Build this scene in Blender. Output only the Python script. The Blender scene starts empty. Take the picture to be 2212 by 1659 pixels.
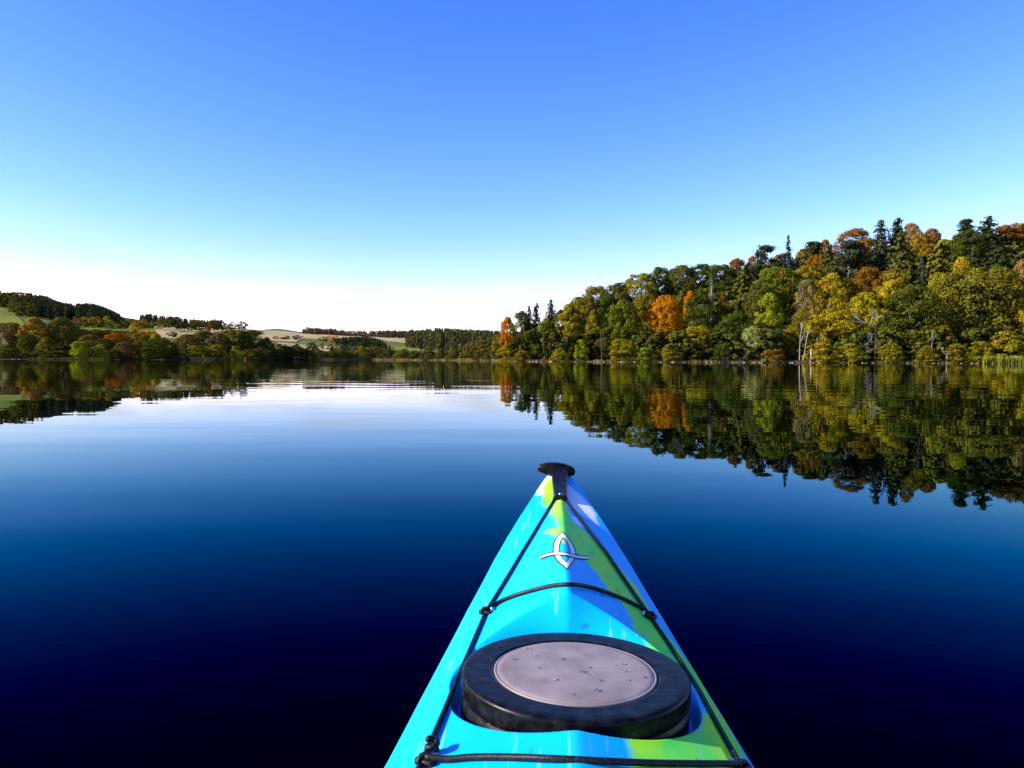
import bpy, math, random
import numpy as np
from mathutils import Vector, Matrix, Euler

# ------------------------------------------------------------------ camera, sky, sun, exposure
SC = bpy.context.scene
COL = SC.collection
R = math.radians
F, CX, CY, CAMH = 1726.0, 1106.0, 829.5, 0.75          # photo measured on a 2212 x 1659 grid
PITCH, ROLL = R(-1.78), R(0.207)
cam = bpy.data.cameras.new('camera')
cam_o = bpy.data.objects.new('camera', cam)
COL.objects.link(cam_o)
cam.sensor_width = 36.0
cam.lens = 36.0 * F / 2212.0
cam.clip_start = 0.02
cam.clip_end = 20000.0
cam_o.location = (0, 0, CAMH)
cam_o.rotation_euler = (Matrix.Rotation(math.pi / 2 + PITCH, 3, 'X') @ Matrix.Rotation(ROLL, 3, 'Z')).to_euler()
SC.camera = cam_o

SUN_AZ, SUN_EL = R(-100), R(23)
SUNV = Vector((math.cos(SUN_EL) * math.sin(SUN_AZ), math.cos(SUN_EL) * math.cos(SUN_AZ), math.sin(SUN_EL)))
world = bpy.data.worlds.new('World')
SC.world = world
world.use_nodes = True
wn, wl = world.node_tree.nodes, world.node_tree.links
sky = wn.new('ShaderNodeTexSky')
sky.sky_type = 'NISHITA'
sky.sun_disc = False
sky.sun_elevation = SUN_EL
sky.sun_rotation = SUN_AZ
sky.altitude = 1500
sky.air_density = 1.0
sky.dust_density = 0.25
sky.ozone_density = 4.0
# the camera's contrasty rendering of the blue: one gain and power per channel, the same over the whole sky
ssp = wn.new('ShaderNodeSeparateColor'); scb = wn.new('ShaderNodeCombineColor')
wl.new(sky.outputs[0], ssp.inputs[0])
for ch, (gain, power, post) in enumerate(((.38, 2.0, 4.6), (.274, 1.45, 4.6), (.345, 1.0, 4.6))):
    a_ = wn.new('ShaderNodeMath'); a_.operation = 'MULTIPLY'; a_.inputs[1].default_value = gain
    b_ = wn.new('ShaderNodeMath'); b_.operation = 'POWER'; b_.inputs[1].default_value = power
    c_ = wn.new('ShaderNodeMath'); c_.operation = 'MULTIPLY'; c_.inputs[1].default_value = post
    d_ = wn.new('ShaderNodeMath'); d_.operation = 'MINIMUM'; d_.inputs[1].default_value = 9.0
    wl.new(ssp.outputs[ch], a_.inputs[0]); wl.new(a_.outputs[0], b_.inputs[0]); wl.new(b_.outputs[0], c_.inputs[0])
    wl.new(c_.outputs[0], d_.inputs[0]); wl.new(d_.outputs[0], scb.inputs[ch])
gam = scb
# thin low clouds near the horizon
tc = wn.new('ShaderNodeTexCoord')
sep = wn.new('ShaderNodeSeparateXYZ')
mp = wn.new('ShaderNodeMapping'); mp.inputs['Scale'].default_value = (3.2, 3.2, 17.0)
cn = wn.new('ShaderNodeTexNoise'); cn.inputs['Scale'].default_value = 2.3; cn.inputs['Detail'].default_value = 6
cr = wn.new('ShaderNodeMapRange'); cr.inputs['From Min'].default_value = 0.5; cr.inputs['From Max'].default_value = 0.72
el = wn.new('ShaderNodeMapRange'); el.inputs['From Min'].default_value = 0.125; el.inputs['From Max'].default_value = 0.045
cm = wn.new('ShaderNodeMath'); cm.operation = 'MULTIPLY'
cmix = wn.new('ShaderNodeMix'); cmix.data_type = 'RGBA'
cmix.inputs['B'].default_value = (4.8, 5.0, 5.6, 1)
bg = wn['Background']
bg.inputs['Strength'].default_value = 0.1
wl.new(tc.outputs['Generated'], mp.inputs[0]); wl.new(mp.outputs[0], cn.inputs['Vector'])
wl.new(tc.outputs['Generated'], sep.inputs[0]); wl.new(sep.outputs['Z'], el.inputs['Value'])
wl.new(cn.outputs['Fac'], cr.inputs['Value'])
wl.new(cr.outputs[0], cm.inputs[0]); wl.new(el.outputs[0], cm.inputs[1])
wl.new(cm.outputs[0], cmix.inputs['Factor']); wl.new(gam.outputs[0], cmix.inputs['A'])
wl.new(cmix.outputs['Result'], bg.inputs['Color'])

sun = bpy.data.lights.new('sun', 'SUN')
sun.energy = 5.0
sun.angle = R(0.53)
sun.color = (1.0, 0.93, 0.80)
sun_o = bpy.data.objects.new('sun', sun)
COL.objects.link(sun_o)
sun_o.location = SUNV * 50
sun_o.rotation_euler = SUNV.to_track_quat('Z', 'Y').to_euler()

vs = SC.view_settings
vs.view_transform = 'Standard'
vs.look = 'None'
vs.gamma = 1.0
vs.use_curve_mapping = False
vs.exposure = 1.12
SC.render.engine = 'CYCLES'
SC.cycles.max_bounces = 6
SC.cycles.transparent_max_bounces = 4

# ------------------------------------------------------------------ helpers
rng = np.random.default_rng(7)
random.seed(7)


def ray(px, py):
    u, v = (px - CX) / F, -(py - CY) / F
    c, s = math.cos(ROLL), math.sin(ROLL)
    u, v = u * c - v * s, u * s + v * c
    c, s = math.cos(PITCH), math.sin(PITCH)
    return np.array([u, c - v * s, s + v * c])


def at(px, py, Y):
    d = ray(px, py)
    p = d * (Y / d[1])
    return p[0], Y, p[2] + CAMH


def tag(o, label=None, cat=None, group=None, kind=None):
    if label: o['label'] = label
    if cat: o['category'] = cat
    if group: o['group'] = group
    if kind: o['kind'] = kind
    return o


def link(name, data, parent=None, mat=None):
    o = bpy.data.objects.new(name, data)
    COL.objects.link(o)
    if parent: o.parent = parent
    if mat and data is not None and not data.materials: data.materials.append(mat)
    return o


def mesh(name, v, f, mat=None, smooth=False, attrs=None):
    me = bpy.data.meshes.new(name)
    v = np.asarray(v, dtype=np.float32)
    if isinstance(f, np.ndarray):
        n, k = f.shape
        me.vertices.add(len(v)); me.vertices.foreach_set('co', v.ravel())
        me.loops.add(n * k); me.loops.foreach_set('vertex_index', f.astype(np.int32).ravel())
        me.polygons.add(n)
        me.polygons.foreach_set('loop_start', np.arange(0, n * k, k, dtype=np.int32))
        me.update(calc_edges=True)
    else:
        me.from_pydata([tuple(map(float, p)) for p in v], [], f)
        me.update()
    if smooth: me.polygons.foreach_set('use_smooth', np.ones(len(me.polygons), dtype=bool))
    for an, av in (attrs or {}).items():
        if av.ndim == 1:
            a = me.attributes.new(an, 'FLOAT', 'POINT'); a.data.foreach_set('value', av.astype(np.float32))
        else:
            a = me.attributes.new(an, 'FLOAT_COLOR', 'POINT')
            a.data.foreach_set('color', np.hstack([av, np.ones((len(av), 1))]).astype(np.float32).ravel())
    if mat: me.materials.append(mat)
    return me


def tube(path, rad, n=6, cap=True):
    """tapered tube along a polyline: verts, faces"""
    P = np.asarray(path, float); m = len(P)
    rad = np.broadcast_to(np.asarray(rad, float), (m,))
    T = np.gradient(P, axis=0); T /= np.linalg.norm(T, axis=1)[:, None] + 1e-9
    up = np.array([0, 0, 1.0]) if abs(T[0][2]) < .9 else np.array([1.0, 0, 0])
    V = []
    a = np.linspace(0, 2 * math.pi, n, endpoint=False)
    for i in range(m):
        s = np.cross(T[i], up); s /= np.linalg.norm(s) + 1e-9
        w = np.cross(s, T[i]); up = w
        V.append(P[i] + rad[i] * (np.cos(a)[:, None] * s + np.sin(a)[:, None] * w))
    V = np.concatenate(V)
    Fc = [(i * n + j, i * n + (j + 1) % n, (i + 1) * n + (j + 1) % n, (i + 1) * n + j) for i in range(m - 1) for j in range(n)]
    if cap:
        Fc.append(tuple(range(n))[::-1]); Fc.append(tuple((m - 1) * n + j for j in range(n)))
    return V, Fc


class MB:
    def __init__(s): s.v = []; s.f = []; s.n = 0
    def add(s, v, f):
        s.v.append(np.asarray(v, float)); s.f += [tuple(i + s.n for i in q) for q in f]; s.n += len(v)
        return s
    def mesh(s, name, mat=None, smooth=False): return mesh(name, np.concatenate(s.v), s.f, mat, smooth)


def catmull(P, k=8):
    P = np.asarray(P, float)
    Q = np.vstack([2 * P[0] - P[1], P, 2 * P[-1] - P[-2]])
    out = []
    for i in range(1, len(Q) - 2):
        for t in np.linspace(0, 1, k, endpoint=False):
            a, b, c, d = Q[i - 1:i + 3]
            out.append(.5 * (2 * b + (c - a) * t + (2 * a - 5 * b + 4 * c - d) * t * t + (3 * b - a - 3 * c + d) * t ** 3))
    out.append(P[-1])
    return np.array(out)


def mat_new(name):
    m = bpy.data.materials.new(name); m.use_nodes = True
    return m, m.node_tree.nodes, m.node_tree.links, m.node_tree.nodes['Principled BSDF']


def noise_mat(name, c1, c2, scale, rough=.9, bump=0.0, detail=6, stretch=None, spec=.3, lo=.35, hi=.65):
    m, N, L, b = mat_new(name)
    t = N.new('ShaderNodeTexCoord'); n = N.new('ShaderNodeTexNoise')
    mpn = N.new('ShaderNodeMapping')
    if stretch: mpn.inputs['Scale'].default_value = stretch
    n.inputs['Scale'].default_value = scale; n.inputs['Detail'].default_value = detail
    rp = N.new('ShaderNodeMapRange'); rp.inputs['From Min'].default_value = lo; rp.inputs['From Max'].default_value = hi
    mx = N.new('ShaderNodeMix'); mx.data_type = 'RGBA'
    mx.inputs['A'].default_value = (*c1, 1); mx.inputs['B'].default_value = (*c2, 1)
    L.new(t.outputs['Object'], mpn.inputs[0]); L.new(mpn.outputs[0], n.inputs['Vector']); L.new(n.outputs['Fac'], rp.inputs['Value'])
    L.new(rp.outputs[0], mx.inputs['Factor']); L.new(mx.outputs['Result'], b.inputs['Base Color'])
    b.inputs['Roughness'].default_value = rough
    b.inputs['Specular IOR Level'].default_value = spec
    if bump:
        bp = N.new('ShaderNodeBump'); bp.inputs['Strength'].default_value = bump
        L.new(n.outputs['Fac'], bp.inputs['Height']); L.new(bp.outputs[0], b.inputs['Normal'])
    return m


# ------------------------------------------------------------------ materials of the setting
def make_foliage(name, use_attr):
    m, N, L, b = mat_new(name)
    N.remove(b)
    out = N['Material Output']
    tint = N.new('ShaderNodeAttribute'); tint.attribute_name = 'tint'
    tw = N.new('ShaderNodeAttribute'); tw.attribute_name = 'turn'
    if use_attr:
        src = N.new('ShaderNodeAttribute'); src.attribute_name = 'leafcol'; csock = src.outputs['Color']
    else:
        src = N.new('ShaderNodeObjectInfo'); csock = src.outputs['Color']
    sc_ = N.new('ShaderNodeMapRange'); sc_.inputs['To Min'].default_value = .62; sc_.inputs['To Max'].default_value = 1.38
    L.new(tint.outputs['Fac'], sc_.inputs['Value'])
    vm = N.new('ShaderNodeVectorMath'); vm.operation = 'SCALE'
    if use_attr:
        L.new(csock, vm.inputs[0])
    else:   # some clumps have turned: the object's alpha says how much of the crown
        lt = N.new('ShaderNodeMath'); lt.operation = 'SUBTRACT'
        L.new(src.outputs['Alpha'], lt.inputs[0]); L.new(tw.outputs['Fac'], lt.inputs[1])
        cl = N.new('ShaderNodeMapRange'); cl.inputs['From Min'].default_value = -.08; cl.inputs['From Max'].default_value = .08
        cl.inputs['To Max'].default_value = .8
        L.new(lt.outputs[0], cl.inputs['Value'])
        mx = N.new('ShaderNodeMix'); mx.data_type = 'RGBA'; mx.inputs['B'].default_value = (.33, .15, .008, 1)
        L.new(csock, mx.inputs['A']); L.new(cl.outputs[0], mx.inputs['Factor']); L.new(mx.outputs['Result'], vm.inputs[0])
    L.new(sc_.outputs[0], vm.inputs['Scale'])
    d = N.new('ShaderNodeBsdfDiffuse'); t = N.new('ShaderNodeBsdfTranslucent'); mxs = N.new('ShaderNodeMixShader')
    mxs.inputs[0].default_value = .16
    L.new(vm.outputs[0], d.inputs[0]); L.new(vm.outputs[0], t.inputs[0])
    L.new(d.outputs[0], mxs.inputs[1]); L.new(t.outputs[0], mxs.inputs[2]); L.new(mxs.outputs[0], out.inputs['Surface'])
    return m


M_LEAF = make_foliage('foliage', False)
M_MASS = make_foliage('foliage_mass', True)
M_BARK = noise_mat('bark', (.055, .042, .03), (.12, .095, .07), 3, .95, .3, stretch=(4, 4, .7))
M_PALE = noise_mat('pale_bark', (.30, .26, .22), (.62, .57, .50), 2.5, .9, .2, stretch=(3, 3, .6))
M_DEAD = noise_mat('dead_wood', (.20, .18, .15), (.40, .37, .33), 4, .85, .2)
M_GREYW = noise_mat('grey_twigs', (.24, .20, .17), (.34, .29, .25), 4, .95)
M_REDB = noise_mat('pine_bark', (.34, .26, .20), (.52, .44, .37), 2.5, .9, .2)


# ------------------------------------------------------------------ terrain
U_SH = [-1500, 0, 250, 400, 560, 700, 800, 950, 1040, 1075, 1100, 1200, 1400, 1700, 2212, 3700]
Y_SH = [330, 300, 306, 332, 372, 410, 425, 400, 350, 290, 256, 243, 233, 226, 215, 200]
def shore(u): return np.interp(u, U_SH, Y_SH)
T_U = [-1500, 0, 150, 270, 400, 520, 600, 690, 800, 900, 1085, 2000]
T_Y = [480, 650, 850, 1100, 1600, 2600, 5000]
T_P = np.array([[60, 80, 107, 125, 130, 110, 60], [50, 78, 105, 122, 118, 100, 60], [45, 66, 84, 108, 105, 90, 50],
                [40, 62, 78, 87, 80, 70, 40], [38, 52, 66, 71, 66, 60, 40], [34, 46, 56, 64, 60, 58, 40],
                [30, 42, 52, 59, 56, 66, 40], [24, 36, 46, 51, 50, 52, 40], [20, 30, 40, 47, 48, 46, 40],
                [16, 24, 34, 43, 44, 44, 40], [12, 20, 30, 40, 42, 42, 40], [12, 20, 30, 40, 42, 42, 40]], float)
H_U = [1000, 1085, 1150, 1250, 1400, 1600, 1800, 1950, 2212, 3700]
H_Z = [0, 1.0, 2.0, 7.0, 15, 24, 33, 38.5, 42, 46]


def sstep(t):
    t = np.clip(t, 0, 1); return t * t * (3 - 2 * t)


def terrain(X, Y):
    X = np.asarray(X, float); Y = np.maximum(np.asarray(Y, float), 1.0)
    u = X / Y * F + CX
    ys = shore(u)
    d = Y - ys
    bank = np.where(d < 0, np.maximum(d * .12, -2.5), np.minimum(d * .14, .7))
    # open country on the left and in the middle
    cols = np.array([np.interp(u, T_U, T_P[:, j]) for j in range(len(T_Y))]) * (np.array(T_Y) / F).reshape((-1,) + (1,) * np.ndim(u))
    z = np.zeros_like(Y) + 0.0
    z = np.where(Y < T_Y[0], cols[0] * sstep((d - 6) / np.maximum(T_Y[0] - ys - 6, 1)) ** 1.3, z)
    for j in range(len(T_Y) - 1):
        t = (Y - T_Y[j]) / (T_Y[j + 1] - T_Y[j])
        z = np.where((Y >= T_Y[j]) & (Y < T_Y[j + 1]), cols[j] * (1 - t) + cols[j + 1] * t, z)
    z = np.where(Y >= T_Y[-1], cols[-1], z)
    # wooded hill on the right
    hz = np.interp(u, H_U, H_Z) * sstep((d - 6) / 98.0)
    k = sstep((u - 1050) / 60)
    land = z * (1 - k) + hz * k
    return bank + np.where(d > 0, land, 0) + .35 * np.sin(X * .11 + Y * .05) * sstep(d / 30) * np.clip(d / 60, 0, 1)


us = np.concatenate([np.arange(-1500, 0, 60), np.arange(0, 2300, 14), np.arange(2300, 3701, 60)])
tt = np.concatenate([[-60, -20, -8, -3, -.5, 1, 3, 6, 10, 16], np.arange(24, 130, 9), np.arange(140, 420, 22),
                     np.arange(450, 1000, 50), [1100, 1300, 1600, 2000, 3000, 4600, 9000]])
UU, DD = np.meshgrid(us, tt, indexing='ij')
YY = shore(UU) + DD; XX = (UU - CX) / F * YY
ZZ = terrain(XX, YY)
nu, nt_ = UU.shape
ii, jj = np.meshgrid(np.arange(nu - 1), np.arange(nt_ - 1), indexing='ij')
q = np.stack([ii * nt_ + jj, (ii + 1) * nt_ + jj, (ii + 1) * nt_ + jj + 1, ii * nt_ + jj + 1], -1).reshape(-1, 4)
M_GROUND = noise_mat('meadow_ground', (.075, .095, .010), (.13, .13, .02), .03, 1.0, spec=.1, detail=9)
M_WGROUND = noise_mat('woodland_floor', (.028, .022, .010), (.075, .048, .02), .12, 1.0, spec=.1, detail=9)
g = mesh('ground', np.stack([XX, YY, ZZ], -1).reshape(-1, 3), q, M_GROUND, True)
g.materials.append(M_WGROUND)
uq = UU[:-1, :-1].ravel(); dq = DD[:-1, :-1].ravel()
g.polygons.foreach_set('material_index', ((uq > 1050) | (dq < 60)).astype(np.int32))
tag(link('ground', g), 'hilly lakeside ground of meadow and woodland floor', kind='structure')

# water
m, N, L, b = mat_new('lake_water')
b.inputs['Metallic'].default_value = 1.0          # F82-tint Fresnel: dark below, mirror at grazing angles
b.inputs['Base Color'].default_value = (.0002, .0008, .0016, 1)
b.inputs['Specular Tint'].default_value = (.23, .45, .55, 1)
b.inputs['Roughness'].default_value = .0
geo = N.new('ShaderNodeNewGeometry')
mp1 = N.new('ShaderNodeMapping'); mp1.inputs['Scale'].default_value = (.35, 1.0, 1)
n1 = N.new('ShaderNodeTexNoise'); n1.inputs['Scale'].default_value = .55; n1.inputs['Detail'].default_value = 2.5
n2 = N.new('ShaderNodeTexNoise'); n2.inputs['Scale'].default_value = .035; n2.inputs['Detail'].default_value = 2
pr = N.new('ShaderNodeMapRange'); pr.inputs['From Min'].default_value = .42; pr.inputs['From Max'].default_value = .66
pr.inputs['To Min'].default_value = .25; pr.inputs['To Max'].default_value = 1.0
hm = N.new('ShaderNodeMath'); hm.operation = 'MULTIPLY'
bp = N.new('ShaderNodeBump'); bp.inputs['Strength'].default_value = 1.0; bp.inputs['Distance'].default_value = .02
L.new(geo.outputs['Position'], mp1.inputs[0]); L.new(mp1.outputs[0], n1.inputs['Vector']); L.new(mp1.outputs[0], n2.inputs['Vector'])
L.new(n2.outputs['Fac'], pr.inputs['Value']); L.new(n1.outputs['Fac'], hm.inputs[0]); L.new(pr.outputs[0], hm.inputs[1])
L.new(hm.outputs[0], bp.inputs['Height']); L.new(bp.outputs[0], b.inputs['Normal'])
wv = [(-3000, -1500, 0), (3000, -1500, 0), (3000, 900, 0), (-3000, 900, 0)]
tag(link('lake_water', mesh('lake_water', wv, [(0, 1, 2, 3)], m)), 'calm dark blue lake mirroring the woods and sky', kind='structure')

# fields draped over the slopes
M_STUB = noise_mat('stubble', (.33, .235, .10), (.46, .34, .155), .05, 1.0, spec=.1, stretch=(1, .25, 1))
M_GREEN = noise_mat('pasture', (.13, .15, .008), (.19, .195, .012), .06, 1.0, spec=.1)


def field(name, label, corners, mat, nx=26, ny=14, lift=.35):
    """corners (u, Y): near-left, near-right, far-right, far-left"""
    c = np.array(corners, float)
    a, b_ = np.meshgrid(np.linspace(0, 1, nx), np.linspace(0, 1, ny), indexing='ij')
    p = ((1 - a) * (1 - b_))[..., None] * c[0] + (a * (1 - b_))[..., None] * c[1] + (a * b_)[..., None] * c[2] + ((1 - a) * b_)[..., None] * c[3]
    Y = p[..., 1]; X = (p[..., 0] - CX) / F * Y
    Z = terrain(X, Y) + lift
    i, j = np.meshgrid(np.arange(nx - 1), np.arange(ny - 1), indexing='ij')
    f = np.stack([i * ny + j, (i + 1) * ny + j, (i + 1) * ny + j + 1, i * ny + j + 1], -1).reshape(-1, 4)
    tag(link(name, mesh(name, np.stack([X, Y, Z], -1).reshape(-1, 3), f, mat, True)), label, kind='structure')


field('stubble_field', 'pale stubble field on the slope behind the solitary dark tree', [(345, 500), (404, 490), (545, 1060), (330, 800)], M_STUB)
field('stubble_field', 'broad pale stubble field forming the skyline', [(540, 560), (640, 590), (700, 1090), (522, 1120)], M_STUB)
field('stubble_field', 'narrow pale stubble strip above the far shore scrub', [(604, 455), (712, 452), (715, 500), (598, 540)], M_STUB)
field('stubble_field', 'thin pale field below the brown wood', [(640, 690), (720, 800), (786, 1090), (690, 1090)], M_STUB)
field('stubble_field', 'small pale field between the dark clump and the plantation', [(840, 800), (882, 800), (890, 1080), (800, 1080)], M_STUB)
field('green_field', 'bright green field beside the conifer plantation', [(842, 480), (908, 480), (905, 680), (845, 680)], M_GREEN)
field('green_field', 'bright green pasture on the left hillside', [(-200, 600), (58, 590), (28, 870), (-200, 900)], M_GREEN)
field('green_field', 'strip of green parkland under the row of trees', [(165, 600), (345, 610), (470, 760), (175, 690)], M_GREEN)


# ------------------------------------------------------------------ tree meshes (unit height, unit width)
def quads(C, Nn, S, r, asp=1.0):
    n = len(C)
    Nn = Nn / (np.linalg.norm(Nn, axis=1)[:, None] + 1e-9)
    a = r.normal(size=(n, 3)); t = np.cross(Nn, a); t /= np.linalg.norm(t, axis=1)[:, None] + 1e-9
    w = np.cross(Nn, t)
    S = S[:, None]
    V = np.stack([C - t * S - w * S * asp, C + t * S - w * S * asp * .7, C + t * S * .8 + w * S * asp, C - t * S * .9 + w * S * asp * .8], 1)
    return V.reshape(-1, 3), np.arange(4 * n).reshape(n, 4)


def rdir(r, n, up=0.0):
    d = r.normal(size=(n, 3)); d[:, 2] += up
    return d / np.linalg.norm(d, axis=1)[:, None]


def broad(seed, ncl, nlf, leaf, zb=.1, shape='oak', asp=1.15, sparse=False):
    r = np.random.default_rng(seed)
    cs = []
    lob = r.uniform(0, 6.28, 3)
    while len(cs) < ncl:
        z = r.uniform(zb, 1); t = (z - zb) / (1 - zb)
        if shape == 'oak': pr_ = math.sqrt(max(0, 1 - ((t - .42) / .58) ** 2.6)) if t > .42 else .78 + .22 * (t / .42)
        elif shape == 'tall': pr_ = (math.sin(math.pi * min(1, t ** .8 * .86 + .14)) ** .7) * .95
        elif shape == 'bush': pr_ = math.sqrt(max(0, 1 - t ** 2.2))
        else: pr_ = math.sin(math.pi * min(1, t * .8 + .2)) ** .6
        th = r.uniform(0, 6.283)
        pr_ *= .80 + .15 * math.sin(2 * th + lob[0] + 3 * t) + .10 * math.sin(3 * th + lob[1] - 5 * t) + .07 * math.sin(7 * t * 2 + lob[2] + th)
        rr = pr_ * .5 * (math.sqrt(r.uniform(.0, 1)) if r.uniform() < .3 else r.uniform(.74, .98))
        cs.append((rr * math.cos(th), rr * math.sin(th), zb + t * (1 - zb) * .93 + .02))
    C = []; Nn = []; ti = []; tu = []
    for c in np.array(cs):
        rc = r.uniform(.03, .14) if ncl > 100 else r.uniform(.055, .165) * (1.0 if not sparse else .85)
        n = max(10, int(nlf * (rc / .11) ** 1.5))
        out = np.array([c[0], c[1], (c[2] - .45) * .6]); out /= np.linalg.norm(out) + 1e-6
        d = rdir(r, n, .25) + out * .45; d /= np.linalg.norm(d, axis=1)[:, None]
        if shape == 'willow': sc3 = np.array([.75, .75, 1.9])
        else: sc3 = np.array([1.1, 1.1, .72])
        p = c + d * sc3 * np.array([1, 1, 1 / asp]) * rc * r.uniform(.55, 1.05, (n, 1))
        C.append(p); Nn.append(d + r.normal(size=(n, 3)) * .32 + np.array([0, 0, .15]))
        ti.append(np.full(n, r.uniform(0, 1)) * .65 + r.uniform(0, .35, n)); tu.append(np.full(n, .6 * r.uniform() + .4 * (1 - c[2])))
    C = np.concatenate(C); Nn = np.concatenate(Nn)
    C[:, 2] = np.clip(C[:, 2], .005, 1.0)
    S = leaf * r.uniform(.6, 1.25, len(C))
    V, Fq = quads(C, Nn, S, r, 1.0 if shape != 'willow' else 1.6)
    return V, Fq, np.repeat(np.concatenate(ti), 4), np.repeat(np.concatenate(tu), 4)


def conifer(seed, tiers, br, leaf, zb=.06, power=.85, ragged=.25):
    r = np.random.default_rng(seed)
    C = []; Nn = []; ti = []
    for k in range(tiers):
        t = (k + r.uniform(-.3, .3)) / tiers; t = min(max(t, 0), .995)
        z = zb + t * (1 - zb)
        Rr = .5 * (1 - t) ** power * r.uniform(1 - ragged, 1.0) + .008
        nb = max(3, int(br * (1 - t * .75)))
        for _ in range(nb):
            th = r.uniform(0, 6.283); rr = Rr * r.uniform(.6, 1.05)
            m_ = max(2, int(2 + 6 * rr / .5))
            s = np.linspace(.25, 1, m_)
            dr = r.uniform(.05, .14)
            pts = np.stack([np.cos(th) * rr * s, np.sin(th) * rr * s, z - dr * rr * 1.2 * s ** 1.5 + r.normal(0, .006, m_)], 1)
            C.append(pts)
            Nn.append(np.stack([np.cos(th) * .55 + r.normal(0, .35, m_), np.sin(th) * .55 + r.normal(0, .35, m_), np.full(m_, .75)], 1))
            ti.append(np.full(m_, r.uniform()) * .6 + r.uniform(0, .4, m_))
    C = np.concatenate(C); Nn = np.concatenate(Nn)
    C[:, 2] = np.clip(C[:, 2], .005, 1)
    V, Fq = quads(C, Nn, leaf * r.uniform(.6, 1.3, len(C)), r, .8)
    return V, Fq, np.repeat(np.concatenate(ti), 4), np.ones(4 * len(C))


def pine(seed, ncl, nlf, leaf):
    r = np.random.default_rng(seed)
    C = []; Nn = []; ti = []
    for k in range(ncl):
        z = r.uniform(.42, .97); t = (z - .42) / .55
        th = r.uniform(0, 6.283); rr = (.42 * (1 - t) ** .6 + .05) * r.uniform(.2, 1)
        c = np.array([rr * math.cos(th), rr * math.sin(th), z]); rc = r.uniform(.09, .16)
        d = rdir(r, nlf, .5)
        C.append(c + d * np.array([1.3, 1.3, .36]) * rc * r.uniform(.4, 1, (nlf, 1))); Nn.append(d + r.normal(size=(nlf, 3)) * .5 + np.array([0, 0, .3]))
        ti.append(np.full(nlf, r.uniform()) * .6 + r.uniform(0, .4, nlf))
    C = np.concatenate(C); Nn = np.concatenate(Nn)
    C[:, 2] = np.clip(C[:, 2], .01, 1)
    V, Fq = quads(C, Nn, leaf * r.uniform(.6, 1.2, len(C)), r, .7)
    return V, Fq, np.repeat(np.concatenate(ti), 4), np.ones(4 * len(C))


def fol_mesh(name, t):
    return mesh(name, t[0], t[1], M_LEAF, False, {'tint': t[2], 'turn': t[3]})


LIB = {}
for k in range(6): LIB.setdefault('oak', []).append(fol_mesh('oak_crown', broad(100 + k, 230, 95, .0105, .03, 'oak')))
for k in range(5): LIB.setdefault('tall', []).append(fol_mesh('tall_crown', broad(200 + k, 190, 90, .0115, .04, 'tall', 1.4)))
for k in range(4): LIB.setdefault('bush', []).append(fol_mesh('bush_crown', broad(300 + k, 110, 75, .015, .0, 'bush', .8)))
for k in range(2): LIB.setdefault('willow', []).append(fol_mesh('willow_crown', broad(400 + k, 170, 85, .0105, .05, 'bush', 1.0)))
for k in range(3): LIB.setdefault('birch', []).append(fol_mesh('birch_crown', broad(500 + k, 130, 55, .0105, .18, 'birch', 1.2, True)))
for k in range(4): LIB.setdefault('spruce', []).append(fol_mesh('spruce_crown', conifer(600 + k, 34, 20, .024, .04, .85, .35)))
for k in range(3): LIB.setdefault('fir', []).append(fol_mesh('fir_crown', conifer(650 + k, 38, 22, .028, .02, .42, .5)))
for k in range(3): LIB.setdefault('pine', []).append(fol_mesh('pine_crown', pine(700 + k, 44, 80, .02)))
for k in range(4): LIB.setdefault('far', []).append(fol_mesh('far_crown', broad(800 + k, 40, 34, .028, .16, 'oak')))


def trunk_mesh(name, seed, top, r0, limbs, mat):
    r = np.random.default_rng(seed)
    mb = MB()
    zz = np.linspace(0, top, 7)
    off = np.cumsum(r.normal(0, .012, (7, 2)), 0); off[0] = 0
    P = np.column_stack([off, zz]); P[0, 2] = -.03
    mb.add(*tube(P, np.linspace(r0, r0 * .3, 7), 7))
    for _ in range(limbs):
        i = r.integers(2, 6); th = r.uniform(0, 6.283); ln = r.uniform(.14, .32)
        e = P[i] + np.array([math.cos(th) * ln, math.sin(th) * ln, ln * r.uniform(.35, .8)]); e[2] = min(e[2], .95)
        mid = (P[i] + e) / 2 + np.array([0, 0, .03])
        mb.add(*tube([P[i], mid, e], [r0 * .42, r0 * .28, r0 * .1], 5))
    return mb.mesh(name, mat, True)


TR = {'oak': [trunk_mesh('trunk', 10 + k, .8, .032, 6, M_BARK) for k in range(3)],
      'bush': [trunk_mesh('trunk', 30 + k, .6, .02, 5, M_BARK) for k in range(2)],
      'spruce': [trunk_mesh('trunk', 40, .97, .028, 0, M_BARK)],
      'birch': [trunk_mesh('trunk', 50 + k, .74, .016, 8, M_PALE) for k in range(3)],
      'pine': [trunk_mesh('trunk', 60 + k, .92, .034, 6, M_REDB) for k in range(2)]}
TKIND = {'oak': 'oak', 'tall': 'oak', 'far': 'oak', 'bush': 'bush', 'willow': 'bush', 'spruce': 'spruce', 'fir': 'spruce', 'birch': 'birch', 'pine': 'pine'}
NAME = {'oak': 'broadleaf_tree', 'tall': 'broadleaf_tree', 'far': 'broadleaf_tree', 'bush': 'shore_bush', 'willow': 'willow_tree',
        'spruce': 'conifer_tree', 'fir': 'conifer_tree', 'birch': 'birch_tree', 'pine': 'pine_tree'}
CATS = {'broadleaf_tree': 'tree', 'shore_bush': 'bush', 'willow_tree': 'tree', 'conifer_tree': 'conifer', 'birch_tree': 'tree', 'pine_tree': 'pine'}
cnt = {}
WIDE = {'bush': 1.15, 'spruce': 1.9, 'fir': 1.75, 'pine': 1.8, 'far': 1.12, 'willow': 1.1}


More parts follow.
